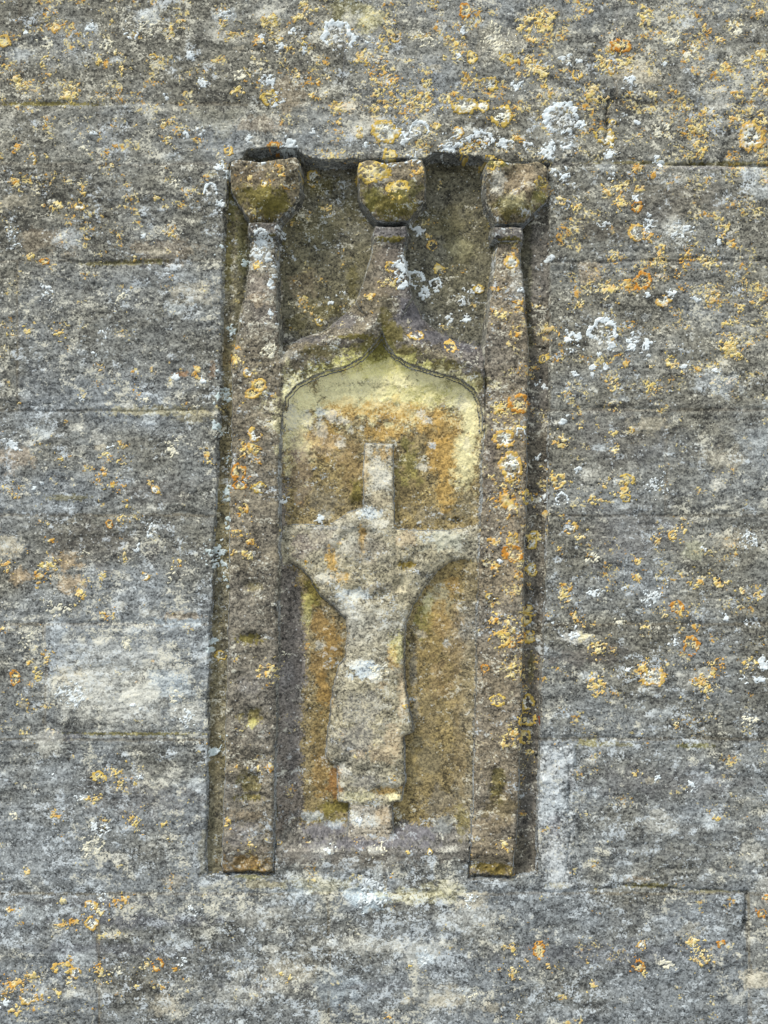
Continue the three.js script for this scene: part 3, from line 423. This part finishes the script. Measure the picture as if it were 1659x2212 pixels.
function build(key, base) {
  const list = cells.get(key); if (!list) return null;
  const pos = [], nor = [], uv = [], idx = [], seen = new Map();
  const push = (x, y, z, n, t) => { pos.push(wX(x) - base[0], wY(y) - base[1], z * S - base[2]); nor.push(n[0], n[1], n[2]); uv.push(t[0], t[1]); return pos.length / 3 - 1; };
  const vert = (i, j) => { const k = j * NX + i; let v = seen.get(k); if (v === undefined) { v = push(gx[i], gy[j], Hs[k], nrm(k, i, j), uvOf(gx[i], gy[j])); seen.set(k, v); } return v; };
  // steep faces take their texture from the plain margin of the sheet so that it is not stretched
  const steepUV = (x, y, z, vertical) => vertical ? [(1 + cl((z + 30) * 0.78, 0, 38)) / TWu, uvOf(x, y)[1]] : [uvOf(x, y)[0], (1 + cl((z + 30) * 0.78, 0, 38)) / THu];
  const tri = (a, b, c) => {
    const [ai, aj] = a, [bi, bj] = b, [ci, cj] = c, za = Hs[aj * NX + ai], zb = Hs[bj * NX + bi], zc = Hs[cj * NX + ci];
    const ux = gx[bi] - gx[ai], uy = gy[bj] - gy[aj], vx = gx[ci] - gx[ai], vy = gy[cj] - gy[aj], det = ux * vy - uy * vx;
    const sx = ((zb - za) * vy - (zc - za) * uy) / det, sy = ((zc - za) * ux - (zb - za) * vx) / det;
    if (sx * sx + sy * sy < 9) { idx.push(vert(ai, aj), vert(bi, bj), vert(ci, cj)); return; }
    const vt = Math.abs(sx) > Math.abs(sy);
    for (const [i, j] of [a, b, c]) { const k = j * NX + i; idx.push(push(gx[i], gy[j], Hs[k], nrm(k, i, j), steepUV(gx[i], gy[j], Hs[k], vt))); }
  };
  const skirt = (i0, j0, i1, j1, n) => {
    const k0 = j0 * NX + i0, k1 = j1 * NX + i1, vt = n[0] !== 0, z0 = Math.max(BACK, Hs[k0] - 16), z1 = Math.max(BACK, Hs[k1] - 16);
    const a = push(gx[i0], gy[j0], Hs[k0], n, steepUV(gx[i0], gy[j0], Hs[k0], vt)), b = push(gx[i1], gy[j1], Hs[k1], n, steepUV(gx[i1], gy[j1], Hs[k1], vt));
    const c = push(gx[i1], gy[j1], z1, n, steepUV(gx[i1], gy[j1], z1, vt)), d = push(gx[i0], gy[j0], z0, n, steepUV(gx[i0], gy[j0], z0, vt));
    idx.push(a, d, b, b, d, c);
  };
  for (const k of list) {
    const j = (k / NX) | 0, i = k - j * NX;
    tri([i, j], [i, j + 1], [i + 1, j]); tri([i + 1, j], [i, j + 1], [i + 1, j + 1]);
    if (i === 0 || keyOf(i - 1, j) !== key) skirt(i, j, i, j + 1, [-1, 0, 0]);
    if (i >= NX - 2 || keyOf(i + 1, j) !== key) skirt(i + 1, j + 1, i + 1, j, [1, 0, 0]);
    if (j === 0 || keyOf(i, j - 1) !== key) skirt(i + 1, j, i, j, [0, 1, 0]);
    if (j >= NY - 2 || keyOf(i, j + 1) !== key) skirt(i, j + 1, i + 1, j + 1, [0, -1, 0]);
  }
  const g = new THREE.BufferGeometry();
  g.setAttribute('position', new THREE.Float32BufferAttribute(pos, 3)); g.setAttribute('normal', new THREE.Float32BufferAttribute(nor, 3)); g.setAttribute('uv', new THREE.Float32BufferAttribute(uv, 2)); g.setIndex(idx);
  return g;
}
const taken = new Map();
const numbered = n => { const c = taken.get(n) || 0; taken.set(n, c + 1); return c ? n + '_' + String(c).padStart(3, '0') : n; };
function thing(name, label, category, base, group) { const o = new THREE.Group(); o.name = numbered(name); o.position.set(...base); o.userData = { label, category }; if (group) o.userData.group = group; scene.add(o); return o; }
function piece(name, key, parent, base, label) { const g = build(key, base); if (!g) return null; const m = new THREE.Mesh(g, stone); m.name = name; m.castShadow = m.receiveShadow = true; if (label) m.userData.label = label; parent.add(m); return m; }

const wallBase = [0, wY(FH + EX), 0];
const wall = thing('ashlar_wall', 'grey lichen-spotted coursed stone wall around the carved niche', 'wall', wallBase);
let nb = 0;
for (let b = 0; b < blocks.length; b++) if (cells.has(100 + b)) piece(nb++ ? 'stone_block_' + String(nb - 1).padStart(3, '0') : 'stone_block', 100 + b, wall, wallBase);
piece('mortar_joints', ID.mortar, wall, wallBase);
piece('mortar_patch', ID.patch, wall, wallBase, 'pale upright strip of repair mortar beside a pilaster foot');

const nb0 = [wX(384), wY(1893 * K), 0];
const niche = thing('carved_niche', 'weathered carved stone panel with ogee niche, three capitals and worn cross', 'carving', nb0);
for (const [p, k] of [['pilL', 0], ['pilR', 2]]) {
  const m = piece('pilaster', ID[p], niche, nb0, k ? 'pilaster thick with orange lichen, triangular hollow near its foot' : 'pilaster with scalloped olive hollows down its face');
  piece('neck_ring', ID['ring' + k], m, nb0); piece('capital', ID['cap' + k], m, nb0);
}
const hood = piece('ogee_hood', ID.hood, niche, nb0);
piece('neck_ring', ID.ring1, hood, nb0); piece('capital', ID.cap1, hood, nb0);
piece('spandrel', ID.spanL, niche, nb0); piece('spandrel', ID.spanR, niche, nb0);
piece('slab_edge', ID.margL, niche, nb0); piece('slab_edge', ID.margR, niche, nb0);
piece('niche_back', ID.back, niche, nb0, 'lime and ochre stained hollow back of the niche');
piece('jamb', ID.jambL, niche, nb0); piece('jamb', ID.jambR, niche, nb0);
piece('sill', ID.sill, niche, nb0);
const cross = piece('cross', ID.cross, niche, nb0, 'worn relief of a cross with flared arms and a faint disc');
piece('cross_head', ID.crossTop, cross, nb0); piece('cross_foot', ID.foot, cross, nb0);
console.log('meshes');


// ------------------------------------------------------------------ lichens, surveyed on the photograph crop by crop: x, y, radius, kind
// O orange ring, C ochre ring, o orange granules, Y yellow granules, W white lobes, R white crescent, w thin whitish granules, G grey-green lobes
const survey = [
  [0, 0, 1.508, `O 335 160 45,O 25 250 40,O 540 205 25,O 1345 175 50,O 925 345 22,o 640 375 25,Y 735 430 40,o 265 370 40,o 345 355 30,o 285 450 30,o 95 470 30,Y 1035 165 45,Y 1090 130 30,Y 680 140 25,O 110 880 28,O 195 960 30,o 270 940 22,o 90 1085 40,o 110 1120 25,o 265 1240 18,O 480 1245 28,Y 345 1240 35,Y 300 1100 40,Y 490 1150 35,Y 680 1000 20,o 1040 1405 28,o 180 1545 25,O 270 1575 25,o 607 1570 22,o 805 1540 28,O 345 2000 35,Y 165 1995 25,o 85 2010 25,o 515 1440 12,O 1380 915 28,o 1400 210 25,o 1560 250 40,C 1630 590 45,Y 1590 140 40,Y 1640 120 40,Y 1020 850 30,o 1190 850 35,Y 820 760 18,Y 985 755 22,Y 945 1205 25,Y 440 560 60,Y 400 580 40,Y 130 520 40,o 20 420 40,Y 590 350 35,Y 710 320 30,Y 515 390 20,W 545 170 30,w 640 265 45,W 1150 335 35,w 1220 495 40,W 1620 490 45,W 1115 815 25,W 1215 800 35,W 1005 595 14,W 565 800 20,W 1500 840 30,W 1330 1000 40,R 1270 1150 45,W 1330 1230 30,W 860 1410 25,w 75 1420 50,w 280 1750 45,w 640 2010 40,w 510 890 40,w 720 1800 50,w 1050 1110 45,w 880 160 60,w 800 200 50,w 290 260 50,W 155 190 20,W 1580 230 30,w 1450 450 40,w 1360 90 45,G 1390 1990 40,G 1330 1490 25,G 1480 1560 35`],
  [2000, 0, 1.5476, `C 45 365 40,o 105 385 25,O 480 465 35,o 205 245 25,C 650 840 55,C 690 890 25,C 700 755 20,O 1555 845 85,O 1400 420 45,O 1275 190 38,O 1360 250 40,o 1610 80 35,o 1580 30 30,O 545 55 45,O 745 285 50,O 690 420 30,o 75 735 22,o 100 850 25,O 845 1285 35,O 850 1040 35,o 945 1090 25,O 850 1440 50,o 935 1470 35,o 430 1450 18,o 870 1170 40,o 1160 1600 50,O 1440 1510 28,O 880 1740 55,Y 660 1790 70,o 790 1760 35,O 1010 1860 40,o 1100 1705 28,o 1320 1840 40,Y 1590 1850 55,Y 1480 1905 40,o 235 1890 28,o 320 2030 30,Y 170 150 70,Y 240 110 60,Y 900 90 60,Y 1080 100 50,Y 640 370 70,Y 760 400 60,Y 200 420 60,Y 1640 350 60,Y 1550 390 50,Y 1600 570 60,Y 1640 470 60,Y 1460 590 40,Y 560 560 60,Y 650 610 50,Y 940 590 35,o 1060 575 30,Y 1150 660 30,Y 1280 690 40,Y 1250 900 60,Y 1230 800 50,Y 1460 760 50,Y 1620 740 50,Y 740 1150 60,Y 750 1240 50,Y 660 1200 40,Y 480 1290 40,Y 700 1600 45,Y 1380 1410 60,Y 1290 1620 60,Y 1000 1560 50,Y 480 1880 40,Y 1540 1740 30,Y 1440 2000 50,Y 1420 2130 80,Y 980 1620 40,Y 380 1240 40,R 385 730 115,W 800 490 40,W 690 960 40,w 770 720 35,W 405 365 40,W 480 380 25,W 300 940 60,W 410 900 40,W 170 900 35,W 980 1000 40,W 910 1385 45,w 1110 1430 70,W 840 1230 30,w 640 1400 40,R 640 2060 85,W 440 2090 60,W 820 2110 50,W 900 2130 40,W 690 2150 30,W 905 1835 28,W 1060 1815 28,W 1220 1850 25,W 400 1080 40,W 330 1070 30,w 1060 245 60,w 1180 320 50,w 1470 170 60,W 1030 400 20,W 850 755 25,W 310 1600 30,W 130 1790 28,W 1350 1490 30,w 1000 800 60,W 690 1090 25`],
  [0, 1400, 1.639, `o 650 120 18,o 1300 150 45,o 1190 130 15,o 990 125 15,o 125 355 18,o 60 215 15,o 430 470 15,O 385 715 28,Y 805 620 35,O 800 735 35,Y 685 690 35,o 680 800 40,o 650 855 18,O 805 890 22,o 980 865 30,O 1015 915 28,Y 735 870 40,Y 835 1010 22,O 720 1140 25,Y 805 1110 30,o 95 960 30,o 130 900 25,o 35 900 25,o 310 1150 22,o 260 1120 12,o 335 1250 22,o 185 1320 25,O 1360 690 35,Y 1380 740 25,O 1165 1385 30,O 1185 1425 20,O 950 1485 28,O 35 1420 38,o 260 1490 45,Y 330 1410 60,o 800 1360 35,Y 670 1490 35,Y 535 1610 40,o 690 1740 38,o 945 1670 12,o 15 1820 22,O 240 2110 35,O 100 2150 40,Y 310 2030 35,o 285 1995 15,Y 190 2050 15,C 1440 2010 35,O 1550 75 35,W 85 620 40,W 530 325 20,W 900 1300 28,W 275 870 18,W 225 905 15,W 195 860 10,W 610 20 12,w 700 660 30,w 1130 640 60,w 560 1320 30,w 390 1710 80,w 1130 1480 50,w 990 1180 50,w 180 1900 60,w 830 1930 40,w 960 330 40,W 1155 185 25,W 1330 210 25,G 1415 140 25,G 1480 265 35,G 1480 310 30,G 1430 310 25,G 1430 500 35,G 1440 540 20,G 1475 700 30,G 1480 750 30,G 1490 920 35,G 1490 980 25,G 1485 1100 25,G 1480 1150 25,G 1420 1325 55,G 1360 1330 30,G 1400 1415 35,G 1455 1410 30,G 1465 1510 30,G 1480 1555 20,G 1400 1910 30,G 1370 1970 30,G 1380 2040 20,w 1290 375 25`],
  [2050, 1400, 1.6233, `o 1040 85 50,o 745 85 35,O 1205 130 22,o 890 105 20,C 210 50 30,Y 1420 10 60,O 1090 1175 48,O 1040 1205 28,o 935 1240 32,O 545 975 45,C 740 840 45,Y 715 900 60,Y 590 875 35,C 735 960 30,O 370 1155 45,Y 440 1215 30,C 150 1195 25,C 130 1260 35,o 300 1290 25,O 815 1370 25,o 820 1485 35,o 1350 1510 50,o 1200 1500 60,o 1490 1560 30,o 1600 1590 40,O 1065 1670 45,O 1110 1710 30,o 970 1720 30,o 860 1790 40,O 1165 1920 55,o 1190 1800 22,o 350 1535 40,Y 340 1610 50,o 410 1740 40,C 140 1450 25,C 95 1750 40,C 100 1690 35,C 120 1870 40,Y 560 1930 60,Y 660 1955 22,O 910 2120 70,o 850 2060 40,Y 1550 2030 45,o 1330 2060 60,o 1230 2150 60,o 880 295 18,Y 340 275 12,Y 610 1560 25,Y 665 640 35,Y 330 600 60,Y 300 860 80,Y 650 540 30,Y 455 510 10,Y 780 515 20,Y 565 505 15,Y 230 1060 25,Y 650 210 60,o 900 235 45,W 560 40 22,W 520 130 35,W 610 115 20,W 400 160 25,W 160 215 15,W 215 235 30,W 325 465 25,w 200 960 45,R 320 970 45,W 185 690 25,W 430 780 30,w 930 870 65,w 515 1350 45,W 1245 1290 22,w 910 1600 75,w 525 1575 45,W 725 1550 20,W 1385 1750 25,W 1515 1760 25,w 1535 1230 70,W 1040 1910 28,W 185 1890 18,W 260 1775 12,W 220 1575 15,w 380 1850 60,W 1620 2040 45,W 1600 2140 30,W 1500 2130 25,W 1110 110 22,W 1310 130 20,w 700 1760 45,W 890 25 20,W 740 2080 20`],
  [0, 2700, 1.508, `Y 140 170 42,o 95 30 45,Y 235 20 25,O 5 235 18,Y 140 350 25,C 600 620 42,O 695 585 45,O 560 755 35,w 480 750 35,o 810 660 15,Y 725 660 18,o 340 850 25,Y 855 790 20,Y 810 890 45,Y 985 905 22,Y 1015 980 18,Y 375 1365 28,O 545 1390 30,Y 605 1415 40,O 750 1365 40,O 700 1370 22,o 55 1415 18,O 370 1520 35,o 445 1500 30,O 550 1500 40,Y 875 1735 42,O 955 1745 38,o 1065 1775 20,O 380 1770 50,O 455 1795 35,o 590 1755 30,O 620 1800 35,O 75 1870 60,Y 200 1820 50,O 170 1945 50,o 260 1945 20,Y 90 2020 40,o 825 1880 20,o 985 1890 22,Y 340 1920 30,Y 415 1840 25,O 1380 875 25,o 500 1925 12,o 165 1190 18,o 1590 1825 15,W 320 605 12,G 1290 475 25,G 1330 400 25,w 545 1030 80,w 600 930 60,w 610 1340 30,w 1100 1725 40,w 700 1785 35,w 430 130 90,W 830 180 40,w 1130 270 60,w 1040 130 50,w 80 850 30,w 850 610 30,W 40 1975 30,w 1170 1420 35,Y 1515 1010 35`],
  [2000, 2700, 1.5476, `o 1245 30 45,Y 1290 100 40,O 920 20 70,Y 1100 310 28,o 885 360 15,O 855 615 28,O 70 350 30,O 20 1045 32,C 175 280 50,C 160 390 40,Y 190 490 25,C 180 180 50,O 240 1700 45,O 880 1670 28,O 860 1800 35,o 895 1850 25,O 1370 1665 28,Y 75 1845 40,Y 300 1810 25,Y 60 1690 40,o 165 1770 12,Y 1250 1740 70,Y 1180 1650 40,w 1030 1790 40,Y 580 1920 25,O 1620 1475 28,O 1650 1375 18,Y 540 1775 15,Y 695 1675 18,Y 110 2120 20,Y 1340 885 25,o 1120 140 12,Y 600 60 70,W 1605 40 30,w 1550 285 45,W 970 630 25,W 1190 680 25`],
  [900, 3300, 1.185, `w 700 330 75,w 1170 365 35,w 940 630 35,w 1155 805 30,w 490 115 30,w 740 115 25,C 970 130 15,o 865 125 10,o 620 88 10,O 255 90 12,o 795 232 6,Y 270 705 12,Y 310 725 12,o 880 665 8,o 775 910 12,o 1385 915 15`],
  [900, 0, 1.185, `C 1250 400 40,C 1140 500 50,C 1220 500 28,C 1310 545 50,O 1360 555 20,C 760 620 60,o 640 640 25,C 1170 275 30,O 1340 285 50,O 1130 185 16,O 1140 50 32,O 810 175 22,o 1040 275 15,o 1035 465 35,o 1085 445 20,o 735 345 50,o 800 395 30,o 490 360 20,o 340 350 25,o 440 385 15,o 245 180 25,O 230 690 25,o 1000 600 30,o 405 450 22,O 1100 630 28,O 1380 650 20,o 1460 190 25,o 1390 350 20,C 780 735 35,C 1140 715 30,o 730 670 15,Y 740 205 40,Y 300 240 30,Y 60 435 30,Y 650 270 50,Y 1070 200 40,Y 1450 290 40,Y 1500 340 50,Y 1520 100 60,Y 1150 380 40,Y 960 400 30,Y 760 470 80,o 850 480 60,Y 940 470 50,Y 520 510 40,Y 520 580 25,Y 1520 450 50,Y 380 40 40,Y 350 85 30,Y 450 40 25,Y 370 190 25,o 1180 10 20,o 990 20 25,W 410 625 20,W 300 690 42,W 125 655 28,W 320 150 22,W 380 235 15,W 265 215 20,w 230 400 60,w 240 470 40,R 540 180 80,W 675 185 18,W 1105 265 18,R 920 610 45,R 1215 660 50,W 1080 690 45,W 850 650 35,W 670 680 25,w 950 190 50,w 1620 280 40,w 1290 200 80,W 1380 395 35,W 1130 145 22,w 70 350 30,W 1330 680 30,W 1430 690 25`],
  [800, 560, 1.106, `O 355 155 28,O 225 185 18,C 290 205 18,C 760 150 60,C 495 140 35,O 1030 440 25,O 955 865 28,O 1110 910 30,C 1060 550 25,o 640 520 12,O 255 550 20,O 845 565 25,O 1380 540 30,o 750 690 25,O 160 975 22,O 215 1030 22,O 265 1085 30,O 1515 950 32,o 1555 835 20,o 960 155 35,Y 840 630 35,o 475 745 22,C 520 785 20,Y 450 685 18,o 415 600 12,Y 540 270 20,Y 240 320 18,C 875 235 45,C 1290 105 40,C 1505 200 25,C 1240 640 22,O 1410 730 32,O 1390 860 30,o 1310 660 25,o 1330 780 30,W 270 425 34,W 290 470 28,W 300 520 24,W 262 500 28,W 232 470 20,W 322 605 18,W 326 560 14,W 895 560 45,W 890 640 35,R 950 590 45,W 1000 655 30,R 1050 620 32,W 620 660 22,W 570 700 14,W 1160 700 25,W 1105 770 25,W 1195 770 25,W 1200 650 20,W 970 380 25,W 350 390 25,W 310 780 20,W 320 640 20,W 270 450 40,W 240 500 25,G 200 530 25,w 310 940 35,w 440 300 35,W 830 115 30,W 940 95 35,W 270 105 30,W 60 210 45,W 110 150 30,W 1360 115 12,W 1420 660 15,o 1010 395 12`],
  [800, 1500, 1.106, `O 245 265 32,O 220 335 38,O 235 85 30,O 170 430 35,O 175 490 25,C 265 500 28,o 195 600 30,O 160 700 22,O 225 735 20,o 155 785 22,O 210 795 28,O 1330 150 40,O 1410 130 45,O 1340 280 45,O 1370 400 55,O 1345 560 55,O 1290 735 28,O 1380 730 28,O 1385 790 40,O 1305 850 25,O 1410 830 30,o 1435 400 15,C 1470 860 25,Y 1480 720 35,Y 1285 450 20,o 1410 890 20,C 1450 540 30,C 1290 980 20,Y 1600 300 40,W 530 640 28,R 1415 260 25,W 365 560 15,O 470 835 12,W 1325 820 18,Y 1350 170 40,Y 1390 230 40,Y 1370 480 40`],
  [800, 2450, 1.106, `O 300 260 45,Y 225 1020 35,O 1330 115 40,O 1380 140 15,O 1260 245 18,Y 1390 255 40,C 1315 385 30,O 1340 570 30,Y 1380 530 30,C 1450 400 45,C 1455 490 35,C 1445 550 25,O 1350 1020 22,O 130 920 20,O 350 1020 12,Y 265 685 14,Y 160 675 12,Y 235 690 12,O 910 420 12,Y 1360 60 45,o 1420 100 30,o 1300 40 25,w 800 260 45,w 700 930 30,w 370 190 18`]
];
const PALETTE = { orange: [0.52, 0.26, 0.035], deep: [0.46, 0.17, 0.015], ochre: [0.42, 0.26, 0.02], yellow: [0.60, 0.46, 0.13], cream: [0.68, 0.62, 0.42], white: [0.65, 0.70, 0.70], pale: [0.56, 0.56, 0.52], green: [0.47, 0.54, 0.51], grey: [0.36, 0.37, 0.33] };
const lichenMat = new THREE.MeshStandardMaterial({ vertexColors: true, roughness: 0.95, metalness: 0 });
const x0s = (c, u, d) => (c + u * d) / 2.6;
// each colony is a thin bumpy crust: a fine net laid on the stone, sunk below it wherever nothing grows
function colony(cx, cy, R, kind) {
  const so = Math.round(cx * 31 + cy * 57), st = R > 12 ? 0.95 : 0.72, E = R * 1.35 + 2, n = Math.ceil(2 * E / st), base = [wX(cx), wY(cy), hAt(cx, cy) * S];
  const gapA = rnd() * 6.283, gapW = rnd(), v0 = rnd(), el = 0.85 + rnd() * 0.4;
  const dens = new Float32Array((n + 1) * (n + 1)), tone = [];
  const mixc = (a, b, t) => [mix(a[0], b[0], t), mix(a[1], b[1], t), mix(a[2], b[2], t)];
  const L = PALETTE;
  for (let j = 0; j <= n; j++) for (let i = 0; i <= n; i++) {
    const x = cx - E + i * st, y = cy - E + j * st, dx = (x - cx) / el, dy = (y - cy) * el, d = Math.hypot(dx, dy), ca = d > 0 ? dx / d : 1, sa = d > 0 ? dy / d : 0;
    const wob = R * (0.52 + 0.72 * fbm(ca * 1.9 + 5, sa * 1.9 + 5, so, 3) + 0.3 * fbm(x0s(cx, ca, d), x0s(cy, sa, d), so + 8, 2)), q = d / wob, edge = ss(1.12, 0.92, q);
    const f1 = fbm(x / 2.1, y / 1.9, so + 3, 2), f2 = vn(x / 1.05, y / 1.0, so + 4), gr = f1 * 0.55 + f2 * 0.45, blob = fbm(x / 4.2, y / 3.6, so + 6, 3);
    const facing = ca * Math.cos(gapA) + sa * Math.sin(gapA), open = ss(0.2, 0.95, facing) * gapW;
    let v, c;
    if (kind === 'O' || kind === 'C') {
      const ring = ss(0.55, 0.78, q);
      v = edge * (mix(0.06 + v0 * 0.1, 0.36 + v0 * 0.08, ring) - open * 0.5) + (gr - 0.5) * 1.35 + (blob - 0.5) * 1.25 - 0.10 - (1 - edge) * 0.5;
      const rimC = kind === 'O' ? mixc(L.orange, v0 < 0.3 ? L.deep : L.yellow, cl(f1 * 1.6 - 0.45)) : mixc(L.ochre, L.yellow, cl(f1 * 1.6 - 0.5));
      c = mixc(mixc(L.cream, v0 > 0.5 ? L.white : L.yellow, cl(f2 * 1.4 - 0.3)), rimC, ss(0.5, 0.85, q + (f1 - 0.5) * 0.9));
    } else if (kind === 'o' || kind === 'Y') {
      v = (blob - 0.5) * 1.7 + (gr - 0.5) * 2.0 + (kind === 'o' ? 0.08 : 0.02) - ss(0.3, 1.15, q) * 0.42 - (1 - edge) * 0.3;
      const o = cl(fbm(x / 3.2, y / 3, so + 9, 2) * 2.2 - (kind === 'o' ? 0.62 : 1.05));
      c = mixc(mixc(L.cream, L.yellow, cl(f1 * 2 - 0.5)), L.orange, o);
    } else if (kind === 'R') {
      const ring = ss(0.60, 0.78, q), up = ss(-0.75, 0.1, -sa);
      v = edge * (ring * 0.5 * up + 0.04) + (gr - 0.5) * 1.3 + (blob - 0.5) * 1.1 - 0.2 - (1 - edge) * 0.6;
      c = mixc(L.white, L.pale, cl((1 - ring) * 0.8 + f1 - 0.5));
    } else {
      const W = kind === 'W', G = kind === 'G';
      v = (blob - 0.5) * (W || G ? 1.9 : 1.6) + (gr - 0.5) * (W || G ? 1.3 : 2.0) + (W || G ? 0.10 : -0.06) - ss(0.35, 1.2, q) * 0.42 - (1 - edge) * 0.3;
      c = W ? mixc(L.white, L.pale, cl(f1 * 1.4 - 0.5)) : G ? mixc(L.green, L.white, cl(f1 * 2 - 0.8)) : mixc(L.pale, v0 > 0.5 ? L.white : L.cream, cl(f2));
    }
    dens[j * (n + 1) + i] = v; const m = 0.74 + 0.5 * f2; tone.push([c[0] * m, c[1] * m, c[2] * m, 0.5 * f2 + 0.5 * f1]);
  }
  const pos = [], cc = [], idx = [], seen = new Map();
  const vert = (i, j) => {
    const k = j * (n + 1) + i; let o = seen.get(k); if (o !== undefined) return o;
    const x = cx - E + i * st, y = cy - E + j * st, c = tone[k], up = cl(dens[k] * 2.2, -1, 0.32) + (dens[k] > 0 ? c[3] * 0.6 : 0);
    pos.push(wX(x) - base[0], wY(y) - base[1], (hAt(x, y) + up) * S - base[2]); cc.push(c[0], c[1], c[2]); o = pos.length / 3 - 1; seen.set(k, o); return o;
  };
  for (let j = 0; j < n; j++) for (let i = 0; i < n; i++) {
    const k = j * (n + 1) + i; if (dens[k] <= 0 && dens[k + 1] <= 0 && dens[k + n + 1] <= 0 && dens[k + n + 2] <= 0) continue;
    const a = vert(i, j), b = vert(i + 1, j), c = vert(i, j + 1), d = vert(i + 1, j + 1); idx.push(a, c, b, b, c, d);
  }
  if (idx.length < 24) return null;
  const g = new THREE.BufferGeometry();
  g.setAttribute('position', new THREE.Float32BufferAttribute(pos, 3)); g.setAttribute('color', new THREE.Float32BufferAttribute(cc, 3)); g.setIndex(idx); g.computeVertexNormals();
  const m = new THREE.Mesh(g, lichenMat); m.position.set(...base); m.castShadow = m.receiveShadow = true; return m;
}
const KINDS = { O: ['orange_lichen', 'orange ring-shaped lichen'], C: ['ochre_lichen', 'mustard-ochre lichen rosette'], o: ['orange_lichen', 'scattered orange lichen grains'], Y: ['yellow_lichen', 'cream-yellow grainy lichen'], W: ['white_lichen', 'bright white lichen patch'], R: ['white_lichen', 'white crescent lichen'], w: ['grey_lichen', 'thin whitish lichen crust'], G: ['grey_green_lichen', 'grey-green leafy lichen'] };
const placed = []; let nLichen = 0;
for (const [ox, oy, sc, txt] of survey) for (const e of txt.split(',')) {
  const [k0, a, b, c] = e.trim().split(' '), x = (ox + a / sc) / 4, y = (oy + b / sc) / 4, R = c / sc / 4, u = hash(Math.round(x * 3), Math.round(y * 3), 301), kind = k0 === 'O' ? (u < 0.22 ? 'o' : u < 0.42 ? 'Y' : 'O') : k0 === 'o' && u < 0.35 ? 'Y' : k0;
  const fam = kind === 'C' ? 'O' : kind === 'o' ? 'O' : kind === 'R' || kind === 'w' ? 'W' : kind;
  if (placed.some(p => p[3] === fam && Math.hypot(p[0] - x, p[1] - y) < 0.55 * Math.max(p[2], R))) continue;
  if (x < 1 || x > FW - 1 || y < 1 || y > FH - 1) continue;
  placed.push([x, y, R, fam]);
  const m = colony(x, y, R, kind); if (!m) continue;
  const p = PID[partAt(x, y)], v = y / K;
  const level = v < 490 ? 'level with the capitals' : v < 740 ? 'level with the spandrels' : v < 950 ? 'level with the niche head' : v < 1130 ? 'level with the cross head' : v < 1340 ? 'level with the cross arms' : v < 1660 ? 'level with the cross shaft' : 'level with the pilaster feet';
  const side = x < 384 ? 'wall beside scalloped pilaster' : 'wall beside orange-lichened pilaster';
  const over = x < 225 ? 'outward of the scalloped pilaster' : x < 345 ? 'over the scalloped pilaster' : x < 445 ? 'over the middle capital' : x < 560 ? 'over the orange-lichened pilaster' : 'outward of the orange-lichened pilaster';
  const on = /^(wall|mortar|patch)/.test(p) ? (v < 222 ? 'on tall top course ' + over : v < 352 ? 'on thin course ' + over : v > 1895 ? 'on bottom course ' + over.replace('over', 'below') : 'on ' + side + ' ' + level)
    : p === 'pilL' ? 'on scalloped pilaster ' + level : p === 'pilR' ? 'on pilaster with triangular hollow ' + level : /^cap|^ring/.test(p) ? 'on the carved capitals' : /^hood/.test(p) ? 'on the ogee hood' : /^span/.test(p) ? 'on the spandrels beside the hood' : p === 'margL' ? 'along cracked slab edge ' + level : p === 'margR' ? 'in dark slab edge ' + level : /^cross|^foot/.test(p) ? 'on the worn cross' : p === 'sill' ? 'on the niche sill' : 'inside the niche';
  const size = R < 3.6 ? 'tiny' : R < 5.6 ? 'small' : R < 8.5 ? 'broad' : 'large';
  m.name = numbered(KINDS[kind][0]); m.userData = { label: size + ' ' + KINDS[kind][1] + ' ' + on, category: 'lichen', group: KINDS[kind][1] + ' colonies ' + on };
  scene.add(m); nLichen++;
}
console.log('lichens', nLichen);

// rusty nail stub left in the joint beside the pilaster
{
  const x = 1165.5 * K, y = 1551 * K, z = hAt(x, y) + 1.2;
  const c = new THREE.CatmullRomCurve3([new THREE.Vector3(0, 0, -3 * S), new THREE.Vector3(0, 0, 1.5 * S), new THREE.Vector3(0.3 * S, -3 * S, 2.6 * S), new THREE.Vector3(1.2 * S, -9.5 * S, 1.2 * S)]);
  const g = new THREE.TubeGeometry(c, 14, 0.9 * S, 8, false);
  const m = new THREE.Mesh(g, new THREE.MeshStandardMaterial({ color: new THREE.Color(0.17, 0.05, 0.022), roughness: 0.85, metalness: 0.15 }));
  const t = thing('iron_nail', 'bent rusty iron nail stub in the joint beside the pilaster', 'nail', [wX(x), wY(y), z * S]);
  m.name = 'shank'; m.castShadow = m.receiveShadow = true; t.add(m);
  const hd = new THREE.Mesh(new THREE.SphereGeometry(1.5 * S, 10, 8), m.material); hd.name = 'head'; hd.scale.set(1, 0.8, 0.7); hd.position.set(0, 0.3 * S, 1.6 * S); hd.castShadow = hd.receiveShadow = true; t.add(hd);
}


renderer.render(scene, camera);
